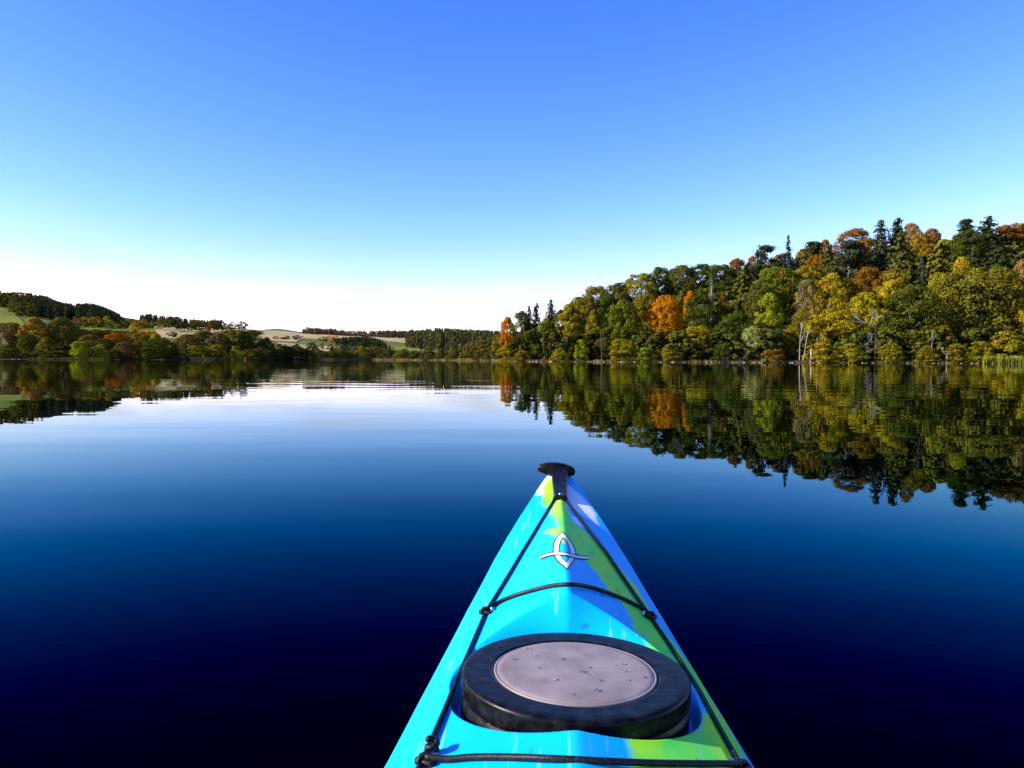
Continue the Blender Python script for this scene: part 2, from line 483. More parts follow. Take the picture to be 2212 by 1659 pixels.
def tree(px, ytop, wpx, Y, kind, col, turn, label, group=None, wide=1.0):
    x, y, z = at(px, ytop, Y)
    zb = float(terrain(x, y)) - .15
    h = z - zb
    if h < 1.5 or h > 34: print('TREE HEIGHT', round(h, 1), px, ytop, Y, label)
    h = max(h, 1.5)
    w = wpx / F * Y * WIDE.get(kind, 1.22) * wide
    k = cnt.get(kind, 0); cnt[kind] = k + 1
    root = link(NAME[kind], None)
    root.empty_display_size = .5
    root.location = (x, y, zb)
    root.rotation_euler = (0, 0, random.uniform(0, 6.28))
    tag(root, label, CATS[NAME[kind]], group)
    t = link('trunk', TR[TKIND[kind]][k % len(TR[TKIND[kind]])], root)
    t.scale = (w * .8, w * .8, h)
    c = link('crown', LIB[kind][k % len(LIB[kind])], root)
    c.scale = (w * 1.06, w * 1.06, h)
    c.color = (*col, turn)
    return root


# ------------------------------------------------------------------ leaf colours
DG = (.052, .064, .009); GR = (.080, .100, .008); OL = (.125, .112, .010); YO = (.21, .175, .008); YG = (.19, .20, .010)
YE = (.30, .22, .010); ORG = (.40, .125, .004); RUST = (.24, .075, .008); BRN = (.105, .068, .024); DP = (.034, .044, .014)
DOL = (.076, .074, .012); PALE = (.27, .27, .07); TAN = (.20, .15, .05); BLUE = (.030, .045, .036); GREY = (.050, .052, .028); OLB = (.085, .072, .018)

G_SH = 'trees and bushes along the wooded headland'
RIGHT = [
    # waterside row: x, top, width, metres behind the waterline, kind, colour, share turned, label
    (1096, 682, 28, 14, 'oak', ORG, 0, 'bright orange tree at the left tip of the wooded headland'),
    (1094, 745, 44, 4, 'bush', YO, .1, 'olive-yellow bush at the waterside under the headland tip orange tree'),
    (1128, 672, 44, 20, 'oak', DG, 0, 'dark green tree touching the right side of the headland tip orange tree'),
    (1129, 757, 38, 5, 'bush', OL, .2, 'low ragged bush right of the olive-yellow bush at headland tip'),
    (1180, 688, 52, 12, 'tall', GR, .05, 'green tree standing below the three conifer spires on the headland'),
    (1160, 715, 36, 9, 'oak', DG, 0, 'shaded dark tree in the gap below the leftmost spires'),
    (1231, 654, 56, 15, 'tall', YO, .1, 'tall yellow-olive tree right of the three conifer spires'),
    (1284, 668, 48, 15, 'tall', OL, .1, 'tall olive tree with a dark trunk midway to the orange beech'),
    (1256, 734, 32, 6, 'bush', YG, .1, 'small lime bush at the bank between the yellow-olive and olive trees'),
    (1212, 752, 40, 5, 'bush', YO, .1, 'waterside bush at the foot of the tall yellow-olive tree'),
    (1306, 728, 40, 7, 'oak', DOL, 0, 'shadowy tree beside the dark trunk left of the big green tree'),
    (1350, 650, 66, 17, 'oak', GR, .0, 'large green tree immediately left of the orange beech'),
    (1345, 732, 60, 6, 'bush', YO, .05, 'broad yellow-olive bush at the foot of the large green tree'),
    (1440, 638, 62, 20, 'oak', (.40, .145, .005), 0, 'big rusty orange beech in the middle of the headland'),
    (1392, 750, 42, 5, 'bush', YG, 0, 'bright green bush at the water left below the orange beech'),
    (1448, 744, 50, 8, 'bush', OL, .15, 'olive bush at the foot of the orange beech'),
    (1508, 703, 64, 11, 'oak', YO, .1, 'rounded olive-gold tree at the water right of the orange beech'),
    (1592, 674, 68, 18, 'oak', (.055, .075, .008), 0, 'dark green leaning tree between olive-gold tree and pale willow'),
    (1560, 745, 40, 6, 'bush', DG, 0, 'dark bush in shade above the fallen pale branches'),
    (1626, 705, 72, 7, 'willow', PALE, 0, 'pale yellowish willow at the water edge'),
    (1664, 632, 66, 24, 'tall', YG, .1, 'yellow-green tree rising above the pale willow'),
    (1692, 712, 56, 10, 'oak', OL, .3, 'olive brown tree between the pale willow and white birch trunks'),
    (1672, 752, 50, 5, 'bush', (.17, .10, .014), .3, 'rusty waterside bush just right of the pale willow'),
    (1732, 668, 44, 9, 'birch', OL, .1, 'slim white-trunked birch standing at the water edge'),
    (1800, 672, 100, 15, 'oak', YE, .1, 'wide golden-olive tree left of the bare white branches'),
    (1774, 738, 62, 6, 'bush', YE, .15, 'golden bush at the water below the wide golden-olive tree'),
    (1838, 742, 60, 6, 'bush', YO, .1, 'olive bush behind the low dead branch at the water'),
    (1872, 632, 84, 18, 'oak', YO, .15, 'olive-gold tree directly behind the bare white branches'),
    (1968, 618, 122, 14, 'oak', (.066, .072, .008), .03, 'broad dark green oak right of the bare white branches'),
    (1924, 742, 50, 6, 'bush', YO, .1, 'waterside bush at the left foot of the broad dark oak'),
    (2003, 746, 48, 5, 'bush', OL, .1, 'round olive bush at the right foot of the broad dark oak'),
    (2114, 576, 164, 22, 'oak', (.088, .090, .010), .06, 'huge green oak, widest tree on the right shore'),
    (2042, 700, 38, 8, 'tall', (.36, .17, .008), 0, 'small orange-yellow sapling between the two large oaks'),
    (2066, 742, 56, 5, 'bush', OL, .15, 'olive waterside bush under the left of the huge oak'),
    (2118, 738, 60, 6, 'bush', YO, .1, 'yellow-olive waterside bush under the middle of the huge oak'),
    (2178, 716, 86, 10, 'bush', YO, .25, 'yellowing bush behind the green reeds at the right edge'),
    (2232, 640, 72, 16, 'oak', YO, .2, 'yellow-olive tree cut by the right edge of the picture'),
    # middle of the slope
    (1215, 668, 42, 34, 'oak', DG, 0, 'dark tree behind the tall yellow-olive tree near the spires'),
    (1266, 640, 48, 42, 'oak', OL, .05, 'olive crown up-slope between the yellow-olive and dark-trunked trees'),
    (1312, 636, 52, 44, 'oak', DG, 0, 'dark crown up-slope left of the large green tree'),
    (1398, 636, 50, 46, 'oak', OL, .05, 'olive crown up-slope just left of the orange beech'),
    (1491, 626, 30, 42, 'oak', ORG, 0, 'small orange crown up-slope to the right of the orange beech'),
    (1512, 636, 58, 36, 'oak', DG, 0, 'dark round crown under the small orange crown'),
    (1562, 632, 32, 38, 'tall', (.15, .085, .008), .1, 'narrow brown-orange tree right of the grey leafless poplar'),
    (1610, 572, 54, 58, 'fir', DOL, 0, 'dull brown-green conifer below the left orange ridge trees'),
    (1682, 576, 84, 46, 'oak', GR, .08, 'wide green crown under the blue-grey spruce'),
    (1640, 612, 50, 40, 'oak', DOL, 0, 'dull dark crown below the brown-green conifer'),
    (1746, 574, 60, 50, 'oak', OL, .05, 'olive green crown right of the blue-grey spruce'),
    (1792, 589, 84, 32, 'birch', YE, .1, 'golden birch with pale forked stems high on the slope'),
    (1740, 604, 54, 30, 'birch', TAN, 0, 'tan half-bare birch with white stems left of the golden birch'),
    (1828, 602, 56, 34, 'oak', OL, .05, 'olive crown right behind the golden birch'),
    (1836, 521, 54, 58, 'pine', GREY, 0, 'pine with a bare pale trunk below the big orange ridge crown'),
    (1792, 527, 40, 62, 'fir', DOL, 0, 'olive conifer left of the pale-trunked pine'),
    (1864, 530, 46, 60, 'fir', DOL, 0, 'olive conifer right of the pale-trunked pine'),
    (1876, 574, 66, 42, 'oak', (.19, .085, .008), 0, 'flat rust-orange crown among the conifers right of the pine'),
    (1904, 520, 44, 62, 'fir', GREY, 0, 'dark grey conifer below the left summit pine'),
    (1950, 500, 62, 54, 'fir', DOL, 0, 'large olive conifer in the centre below the summit'),
    (1992, 553, 34, 45, 'spruce', GREY, 0, 'small grey spruce in the shade below the orange summit crowns'),
    (2030, 524, 56, 50, 'fir', (.10, .095, .014), 0, 'yellowish conifer below the gap in the summit skyline'),
    (1934, 580, 62, 38, 'oak', OL, .05, 'olive crown under the large olive conifer'),
    (1926, 604, 66, 28, 'oak', YE, .15, 'bright yellow crown above the broad dark oak'),
    (2078, 556, 50, 40, 'birch', YE, 0, 'pale yellow weeping birch above the huge oak'),
    (2036, 588, 66, 30, 'oak', YO, .1, 'mustard crown in the gap between the two big oaks'),
    (2152, 530, 66, 48, 'fir', DP, 0, 'dark drooping conifer above the huge oak at right'),
    (2204, 560, 44, 36, 'birch', (.28, .16, .04), 0, 'orange-tan birch at the right edge above the bushes'),
    (2180, 585, 40, 32, 'oak', OL, .2, 'brownish olive crown squeezed between huge oak and right edge'),
    (2105, 535, 50, 55, 'fir', DP, 0, 'dark conifer under the summit skyline right of the gap'),
    # ridge and skyline
    (1143, 660, 22, 34, 'fir', DP, 0, 'slim dark conifer spire, leftmost of three near the headland tip'),
    (1158, 654, 26, 36, 'fir', DP, 0, 'dark conifer spire, middle one of three near the headland tip'),
    (1190, 646, 30, 34, 'fir', DP, 0, 'dark conifer spire, rightmost and tallest of three near headland tip'),
    (1252, 642, 54, 62, 'oak', DOL, .05, 'dull green skyline crown right of the three spires'),
    (1290, 615, 56, 78, 'oak', OL, .1, 'olive skyline crown at the first hump of the ridge'),
    (1336, 612, 58, 78, 'oak', DOL, .05, 'dark olive skyline crown right of the first ridge hump'),
    (1384, 590, 68, 80, 'oak', (.13, .13, .010), .05, 'yellow-green skyline crown on the rising ridge above the large green tree'),
    (1430, 577, 46, 86, 'oak', DG, 0, 'dark skyline crown above the orange beech'),
    (1474, 574, 60, 84, 'oak', DOL, 0, 'dull olive skyline crown right above the orange beech'),
    (1516, 571, 60, 84, 'oak', DG, 0, 'dark green skyline crown above the grey leafless poplar'),
    (1558, 569, 60, 80, 'oak', DG, 0, 'darkest round skyline crown just left of the orange ridge trees'),
    (1592, 558, 52, 86, 'oak', (.19, .085, .008), .0, 'rust-orange skyline crown, leftmost of the orange ridge trees'),
    (1628, 552, 42, 88, 'oak', (.20, .085, .010), 0, 'thin orange skyline crown left of the ragged skyline pine'),
    (1654, 530, 46, 80, 'pine', DP, 0, 'ragged leaning pine on the skyline left of the blue-grey spruce'),
    (1703, 507, 32, 72, 'spruce', BLUE, 0, 'blue-grey spruce standing alone against the sky'),
    (1688, 548, 50, 88, 'oak', BRN, .2, 'brown skyline crown at the foot of the blue-grey spruce'),
    (1735, 538, 46, 88, 'oak', (.22, .12, .008), .2, 'amber skyline crown right of the blue-grey spruce'),
    (1757, 522, 42, 86, 'pine', DP, 0, 'compact dark pine on the skyline before the big orange crown'),
    (1782, 518, 32, 92, 'oak', RUST, 0, 'thin russet crown on the skyline right of the compact pine'),
    (1764, 548, 46, 70, 'oak', (.20, .085, .008), 0, 'orange crown just below the compact skyline pine'),
    (1848, 494, 88, 90, 'oak', (.22, .095, .008), 0, 'big domed orange crown on the skyline left of the summit'),
    (1903, 475, 40, 82, 'fir', GREY, 0, 'grey-green summit conifer, left one of the summit pair'),
    (1938, 470, 42, 84, 'fir', DP, 0, 'dark summit conifer, right one of the summit pair'),
    (1970, 481, 42, 94, 'oak', (.26, .12, .008), 0, 'orange summit crown touching the right side of the conifer pair'),
    (2014, 494, 46, 94, 'oak', (.22, .09, .02), 0, 'thin russet skyline crown left of the skyline gap'),
    (1988, 504, 56, 76, 'oak', (.22, .125, .010), 0, 'amber crown hanging below the orange summit crown'),
    (2056, 520, 38, 80, 'spruce', GREY, 0, 'low grey spruce standing in the skyline gap'),
    (2086, 474, 32, 88, 'pine', DP, 0, 'slim ragged pine on the skyline right of the gap'),
    (2094, 498, 54, 72, 'oak', DG, 0, 'dark ivy-green crown under the slim skyline pine'),
    (2136, 466, 54, 82, 'fir', DP, 0, 'tall dark skyline spruce near the right edge'),
    (2188, 482, 86, 88, 'oak', (.21, .092, .008), 0, 'broad orange crown on the skyline at the right edge'),
    (2250, 474, 80, 92, 'oak', (.20, .09, .008), 0, 'orange crown leaving the picture at the right edge skyline'),
]
for (px, yt, w, off, kind, col, turn, lab) in RIGHT:
    raw = col
    col = (min(col[0] * 1.3, .36), col[1] * 1.12, col[2]) if col[0] < .17 and col[1] > .085 else col
    tree(px, yt, w, float(shore(px)) + (off * .4 if kind == 'bush' else off), kind, col, turn, lab, G_SH, (1.22 if raw[0] < .17 else .88) if off > 27 and kind == 'oak' else 1.0)

G_L = 'trees along the left shore'
G_P = 'parkland trees on the left slope'
LEFT = [
    (18, 696, 62, 332, 'oak', BRN, .1, 'brown half-bare tree at the left edge of the picture', G_L),
    (76, 684, 60, 330, 'tall', (.20, .14, .010), .62, 'orange and yellow tree, brightest on the left shore', G_L),
    (62, 722, 34, 322, 'oak', DG, 0, 'shaded dark tree at the left foot of the bright orange tree', G_L),
    (134, 686, 56, 336, 'oak', DOL, .0, 'large grey-green tree right of the bright orange tree', G_L),
    (160, 702, 40, 346, 'oak', OLB, .1, 'olive brown tree at the right of the large grey-green tree', G_L),
    (100, 728, 40, 316, 'tall', OL, .1, 'olive tree in front of the large grey-green tree', G_L),
    (172, 736, 32, 308, 'oak', YG, 0, 'small bright lime tree leaning at the left shoreline', G_L),
    (196, 722, 44, 328, 'oak', OLB, .15, 'olive brown tree behind the small lime tree', G_L),
    (225, 730, 42, 326, 'oak', DG, 0, 'dark tree left of the rusty round tree', G_L),
    (250, 719, 42, 334, 'oak', RUST, .2, 'rusty round tree in the middle of the left shore', G_L),
    (271, 738, 38, 314, 'oak', BRN, 0, 'grey-brown thinning tree below the rusty round tree', G_L),
    (302, 720, 46, 338, 'oak', OL, .05, 'olive tree right of the rusty round tree', G_L),
    (318, 714, 46, 352, 'oak', RUST, .2, 'brown-orange crown behind the olive tree', G_L),
    (336, 720, 26, 348, 'oak', YE, 0, 'small yellow crown right of the brown-orange crown', G_L),
    (343, 730, 60, 330, 'oak', DG, 0, 'dark wide tree at the end of the left shore trees', G_L),
    (356, 729, 22, 350, 'far', ORG, 0, 'tiny orange crown showing at the edge of the dark wide tree', G_L),
    (216, 744, 26, 310, 'bush', YG, 0, 'small lime bush right of the leaning lime tree', G_L),
    (290, 758, 22, 312, 'bush', (.12, .045, .012), .1, 'small reddish bush at the left shoreline', G_L),
    (18, 752, 60, 306, 'bush', DOL, 0, 'dark low bush at the left end of the shoreline', G_L),
    (62, 760, 44, 306, 'bush', OLB, 0, 'low bush under the bright orange tree', G_L),
    (120, 758, 60, 308, 'bush', DOL, 0, 'low dark bush under the large grey-green tree', G_L),
    (245, 755, 40, 309, 'bush', DG, 0, 'low dark bush under the rusty round tree', G_L),
    (318, 752, 44, 314, 'bush', DG, 0, 'low dark bush under the dark wide tree', G_L),
    (404, 722, 52, 368, 'oak', OLB, .15, 'brownish tree at the left of the wooded point', G_L),
    (440, 714, 50, 384, 'oak', DG, .05, 'dark tree with a pointed top on the wooded point', G_L),
    (474, 720, 48, 380, 'oak', BRN, .1, 'brown tree in the middle of the wooded point', G_L),
    (508, 711, 60, 384, 'oak', DOL, .05, 'olive green tree on the right half of the wooded point', G_L),
    (546, 713, 60, 390, 'oak', DG, 0, 'biggest dark tree at the right end of the wooded point', G_L),
    (572, 734, 40, 395, 'oak', DOL, 0, 'lower dark tree right of the biggest dark point tree', G_L),
    (176, 712, 44, 404, 'oak', OLB, .1, 'olive brown tree filling the slope below the leftmost parkland tree', G_L),
    (207, 711, 40, 410, 'oak', DOL, .1, 'dull tree on the slope below the red parkland tree', G_L),
    (236, 712, 40, 415, 'oak', BRN, .15, 'brown tree on the slope below the pale lime parkland tree', G_L),
    (264, 713, 40, 410, 'oak', DOL, 0, 'dark olive tree on the slope behind the rusty round tree', G_L),
    (290, 715, 36, 405, 'oak', OLB, .2, 'brownish tree on the slope under the bright yellow tree', G_L),
    (112, 705, 40, 400, 'oak', OLB, .1, 'brown-green tree on the slope behind the large grey-green tree', G_L),
    (40, 712, 44, 380, 'oak', DOL, .1, 'dull tree on the slope left behind the bright orange tree', G_L),
    (372, 756, 40, 334, 'bush', OLB, 0, 'low round bush left of the wooded point', G_L),
    (428, 746, 56, 342, 'bush', OL, 0, 'round olive bush, left one behind the tan reeds', G_L),
    (470, 744, 50, 348, 'bush', OL, 0, 'round olive bush, middle one behind the tan reeds', G_L),
    (509, 748, 30, 352, 'bush', YG, 0, 'yellow-green bush, right one behind the tan reeds', G_L),
    (540, 755, 48, 368, 'bush', DOL, 0, 'dark bush at the right end of the tan reeds', G_L),
    (163, 685, 28, 640, 'far', (.13, .07, .03), .2, 'brownish parkland tree, leftmost of the slope row', G_P),
    (182, 693, 24, 630, 'far', DG, 0, 'dark parkland tree beside the brownish leftmost one', G_P),
    (192, 682, 28, 650, 'far', YO, 0, 'tall yellow-olive parkland tree left of the red one', G_P),
    (209, 684, 20, 660, 'far', RUST, 0, 'red parkland tree in the slope row', G_P),
    (215, 692, 30, 635, 'far', DG, 0, 'dark parkland tree under the red one', G_P),
    (233, 683, 28, 645, 'far', (.19, .18, .02), 0, 'pale lime parkland tree right of the red one', G_P),
    (250, 694, 26, 640, 'far', DG, 0, 'dark parkland tree right of the pale lime one', G_P),
    (268, 691, 26, 660, 'far', DG, 0, 'dark parkland tree under the end of the conifer hill', G_P),
    (283, 688, 30, 690, 'far', DG, 0, 'dark parkland tree at the notch in the skyline', G_P),
    (293, 697, 24, 560, 'far', YE, 0, 'bright yellow tree standing below the parkland row', G_P),
    (300, 690, 26, 670, 'far', RUST, .2, 'rust coloured parkland tree behind the bright yellow one', G_P),
    (312, 689, 24, 690, 'far', OL, 0, 'olive parkland tree right of the bright yellow one', G_P),
    (328, 693, 18, 690, 'far', DOL, 0, 'small dull parkland tree before the gap in the row', G_P),
    (345, 690, 22, 700, 'far', OL, 0, 'olive parkland tree right after the gap in the row', G_P),
    (364, 683, 20, 740, 'far', DG, 0, 'dark parkland tree at the left of the slope hedge', G_P),
    (381, 684, 26, 740, 'far', DG, 0, 'wide dark parkland tree against the slope plantation', G_P),
    (399, 690, 22, 740, 'far', DG, 0, 'small dark parkland tree above the stubble field', G_P),
    (413, 692, 16, 740, 'far', DOL, 0, 'small dull tree above the left of the stubble field', G_P),
    (430, 688, 26, 750, 'far', OL, 0, 'olive tree in the hedge above the stubble field', G_P),
    (448, 693, 14, 750, 'far', RUST, 0, 'small red tree in the hedge above the stubble field', G_P),
    (463, 690, 26, 770, 'far', DG, 0, 'dark tree in the hedge above the stubble field', G_P),
    (478, 691, 16, 790, 'far', DP, 0, 'tall dark tree ending the hedge above the stubble field', G_P),
    (491, 696, 16, 900, 'far', DG, 0, 'dark skyline tree, left one of the three on the field edge', G_P),
    (503, 695, 14, 920, 'far', DG, 0, 'dark skyline tree, middle one of the three on the field edge', G_P),
    (520, 693, 26, 950, 'far', (.05, .06, .025), 0, 'lone rounded skyline tree on the stubble field edge', G_P),
    (372, 717, 24, 520, 'far', DG, 0, 'solitary dark tree inside the left stubble field', G_P),
    (596, 725, 12, 640, 'far', OLB, 0, 'small brown tree, leftmost of the field copse', 'field copse trees'),
    (608, 728, 16, 640, 'far', DG, 0, 'second dark tree from the left in the field copse', 'field copse trees'),
    (619, 725, 16, 640, 'far', DG, 0, 'third dark tree from the left in the field copse', 'field copse trees'),
    (642, 724, 22, 650, 'far', DG, 0, 'round dark tree, rightmost of the field copse', 'field copse trees'),
    (718, 723, 22, 640, 'far', ORG, 0, 'bright orange tree at the left end of the dark conifer clump', None),
    (698, 727, 20, 660, 'far', BRN, 0, 'brown tree left of the bright orange far tree', None),
    (782, 746, 28, 432, 'tall', OL, .1, 'tall olive tree in front of the dark conifer clump', None),
    (812, 749, 34, 436, 'oak', DOL, 0, 'dull tree right of the tall olive tree on the far shore', None),
    (1020, 740, 36, 392, 'oak', OLB, .05, 'brown-olive tree in front of the conifer plantation', None),
    (1050, 733, 46, 372, 'oak', OLB, .05, 'larger brown-olive tree between plantation and headland', None),
    (1076, 722, 28, 312, 'oak', OL, .1, 'olive tree just left of the orange headland tip tree', None),
]
for (px, yt, w, Y, kind, col, turn, lab, gr) in LEFT:
    col = (min(col[0] * 1.4, .40), col[1] * 1.25, col[2])
    tree(px, yt, w, Y, kind, col, turn, lab, gr)
G_S = 'low scrub bushes along the far shoreline'
for i, (px, yt, w, lab) in enumerate([
        (566, 752, 50, 'wide scrub bush just right of the wooded point'), (592, 756, 40, 'lower scrub bush, second right of the wooded point'),
        (614, 747, 46, 'tall scrub bush below the left end of the field copse'), (640, 746, 46, 'tall scrub bush below the rightmost copse tree'),
        (664, 752, 38, 'scrub bush in front of the narrow stubble strip'), (690, 756, 34, 'scrub bush at the right end of the narrow stubble strip'),
        (714, 758, 32, 'scrub bush below the bright orange far tree'), (736, 755, 34, 'scrub bush under the left end of the dark conifer clump'),
        (760, 760, 30, 'scrub bush left of the tall olive far shore tree'), (795, 761, 30, 'scrub bush touching the right side of the tall olive far shore tree'),
        (838, 756, 36, 'scrub bush under the right end of the dark conifer clump'), (868, 756, 36, 'scrub bush below the bright green field'),
        (898, 757, 32, 'scrub bush at the right corner of the bright green field'), (926, 757, 36, 'leftmost scrub bush before the conifer plantation'),
        (956, 757, 38, 'second scrub bush from the left before the plantation'), (986, 756, 34, 'third scrub bush from the left before the plantation'),
        (1008, 757, 30, 'scrub bush left of the brown-olive plantation tree'), (1036, 758, 34, 'scrub bush between the two brown-olive plantation trees'),
        (1062, 756, 30, 'scrub bush left of the headland tip'), (824, 764, 26, 'small low scrub bush by the tan reeds under the conifer clump'),
        (880, 766, 24, 'small low scrub bush by the tan reeds below the green field'), (972, 766, 26, 'small low scrub bush by the tan reeds before the plantation')]):
    tree(px, yt, w, float(shore(px)) + 1.5 + (i * 7 % 9) * .5, 'bush', [OLB, OL, DOL, OLB, DOL][i % 5], .06, lab, G_S)


# ------------------------------------------------------------------ masses of wood that read as one
LOWC = [conifer(900 + k, 12, 7, .06, .02, .75, .3) for k in range(3)]
LOWB = [broad(920 + k, 22, 16, .045, .08, 'oak') for k in range(4)]
LOWU = [broad(940 + k, 18, 16, .05, .0, 'bush', .8) for k in range(3)]


def mass(name, label, cat, items, mat=None):
    """items: x, y, zbase, width, height, lib, colour"""
    Vs = []; ti = []; cs = []
    for (x, y, zb, w, h, lib, col) in items:
        t = lib[rng.integers(len(lib))]
        a = rng.uniform(0, 6.28); c, s = math.cos(a), math.sin(a)
        V = t[0]
        Vs.append(np.stack([(V[:, 0] * c - V[:, 1] * s) * w + x, (V[:, 0] * s + V[:, 1] * c) * w + y, V[:, 2] * h + zb], 1))
        ti.append(t[2]); cs.append(np.tile(np.array(col) * rng.uniform(.75, 1.25), (len(V), 1)))
    V = np.concatenate(Vs)
    o = link(name, mesh(name, V, np.arange(len(V)).reshape(-1, 4), M_MASS, False, {'tint': np.concatenate(ti), 'leafcol': np.concatenate(cs)}))
    return tag(o, label, cat, kind='stuff')


def scatter(n, u0, u1, y0, y1, top=None, hh=(10, 15), wr=(.35, .5), lib=None, cols=None, limit=None, rag=1.6):
    out = []
    while len(out) < n:
        u = rng.uniform(u0, u1); Y = rng.uniform(y0, y1)
        if limit and not limit(u, Y): continue
        x = (u - CX) / F * Y; zb = float(terrain(x, Y)) - .2
        h = rng.uniform(*hh)
        if top is not None:   # keep under the skyline seen in the photograph
            zt = (np.interp(u, *top) / F) * Y
            if zb + h > zt - 1: h = zt - zb - abs(rng.normal(0, rag))
            if h < 3: continue
        out.append((x, Y, zb, h * rng.uniform(*wr), h, lib, cols[rng.integers(len(cols))]))
    return out


sk = ([-200, 0, 20, 60, 95, 125, 160, 195, 215, 240, 260, 272], [148, 147, 146, 142, 138, 124, 119, 121, 117, 107, 97, 86])
mass('conifer_wood', 'dark conifer wood covering the left hill', 'wood',
     scatter(620, 60, 276, 740, 1080, sk, (13, 19), (.42, .6), LOWC, [DP, (.024, .034, .018), (.04, .048, .02), (.05, .05, .02)], lambda u, Y: Y > 740 + max(0, 110 - u) * 1.2))
mass('mixed_wood', 'mixed autumn wood on top of the left hill', 'wood',
     scatter(240, -180, 140, 880, 1090, sk, (12, 17), (.8, 1.1), LOWB, [DOL, BRN, RUST, OL, DG, OLB]))
mass('mixed_wood', 'grey-green trees along the lower edge of the left hill wood', 'wood',
     scatter(60, 24, 75, 740, 900, sk, (11, 15), (.8, 1.1), LOWB, [DOL, DG, DOL]))
sk2 = ([295, 305, 325, 370, 430, 475, 492], [92, 96, 98, 92, 85, 85, 75])
mass('conifer_wood', 'strip of conifers on the skyline left of the stubble field', 'wood',
     scatter(260, 302, 482, 930, 1060, sk2, (10, 14), (.5, .75), LOWC, [DP, (.028, .038, .018), (.05, .052, .02)]))
mass('birch_wood', 'brown leafless-looking wood along the central skyline', 'wood',
     scatter(620, 650, 1110, 1130, 1330, ([640, 660, 700, 760, 900, 1000, 1110], [58, 69, 68, 62, 65, 63, 62]), (9, 16), (.6, .9), LOWB, [(.13, .072, .045), (.10, .065, .035), (.15, .075, .035), (.075, .06, .035)], None, 3.6))
mass('conifer_clump', 'dark conifer clump in front of the brown wood', 'wood',
     scatter(230, 724, 846, 540, 640, ([715, 735, 790, 820, 848], [44, 50, 52, 46, 32]), (11, 17), (.45, .65), LOWC, [DP, (.026, .036, .016), (.045, .05, .018)]))
mass('conifer_plantation', 'even conifer plantation left of the headland', 'wood',
     scatter(520, 876, 1110, 520, 720, ([876, 890, 925, 943, 1000, 1070, 1110], [56, 64, 70, 72, 70, 66, 66]), (15, 21), (.26, .38), LOWC, [(.075, .082, .024), (.055, .062, .022), (.105, .095, .03)], lambda u, Y: Y > 640 - (u - 876) * 1.0))
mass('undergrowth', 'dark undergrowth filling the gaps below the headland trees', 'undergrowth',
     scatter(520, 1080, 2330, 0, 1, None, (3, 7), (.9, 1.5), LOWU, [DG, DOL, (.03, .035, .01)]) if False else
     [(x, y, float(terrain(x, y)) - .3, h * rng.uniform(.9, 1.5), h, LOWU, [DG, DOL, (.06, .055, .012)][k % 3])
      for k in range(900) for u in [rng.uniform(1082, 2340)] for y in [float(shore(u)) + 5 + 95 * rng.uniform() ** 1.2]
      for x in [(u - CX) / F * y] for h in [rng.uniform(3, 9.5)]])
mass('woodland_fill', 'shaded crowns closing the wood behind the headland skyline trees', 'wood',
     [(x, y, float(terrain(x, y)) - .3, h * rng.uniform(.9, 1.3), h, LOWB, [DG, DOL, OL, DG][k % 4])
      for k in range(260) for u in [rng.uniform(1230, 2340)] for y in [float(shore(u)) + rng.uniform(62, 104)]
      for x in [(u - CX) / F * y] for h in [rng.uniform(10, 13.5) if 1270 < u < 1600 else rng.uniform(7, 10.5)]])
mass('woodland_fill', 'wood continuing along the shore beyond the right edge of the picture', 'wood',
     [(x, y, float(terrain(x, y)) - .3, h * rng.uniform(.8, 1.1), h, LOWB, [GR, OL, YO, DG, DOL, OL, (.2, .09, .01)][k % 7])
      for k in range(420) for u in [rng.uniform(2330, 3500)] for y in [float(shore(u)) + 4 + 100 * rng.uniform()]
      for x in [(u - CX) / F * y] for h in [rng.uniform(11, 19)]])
mass('undergrowth', 'dark scrub behind the left shoreline trees', 'undergrowth',
     [(x, y, float(terrain(x, y)) - .3, h * rng.uniform(1, 1.6), h, LOWU, [DG, DOL, OLB, DOL][k % 4])
      for k in range(420) for u in [rng.uniform(-150, 1085)] for y in [float(shore(u)) + 5 + 60 * rng.uniform()]
      for x in [(u - CX) / F * y] for h in [rng.uniform(1.5, 4.2)]])


# ------------------------------------------------------------------ bare and dead trees, branches on the shore
def branchy(seed, start, direc, length, r0, depth, spread, mb, bend=.25):
    r = np.random.default_rng(seed)
    def go(p, d, ln, rad, k):
        n = 5; P = [p]
        for _ in range(n - 1):
            d = d + r.normal(0, bend, 3) * .5; d /= np.linalg.norm(d)
            P.append(P[-1] + d * ln / (n - 1))
        mb.add(*tube(P, np.linspace(rad, rad * .55, n), 5, False))
        if k == 0: return
        for _ in range(r.integers(2, 4)):
            i = r.integers(2, n)
            nd = d + r.normal(0, spread, 3); nd /= np.linalg.norm(nd)
            go(P[i], nd, ln * r.uniform(.45, .75), rad * .6, k - 1)
    go(np.array(start, float), np.array(direc, float) / np.linalg.norm(direc), length, r0, depth)


def bare(name, label, cat, px, ytop, Y, parts, mat, tmat=None):
    """parts: list of (part name, list of (seed, start, dir, length, radius, depth, spread)) in metres from the base"""
    x, y, _ = at(px, ytop, Y)
    root = link(name, None); root.location = (x, y, float(terrain(x, y)) - .1); tag(root, label, cat)
    for pn, segs in parts:
        mb = MB()
        for s in segs: branchy(*s[:7], mb, *s[7:])
        link(pn, mb.mesh(pn, (tmat or mat) if pn == 'trunk' else mat, True), root)
    return root


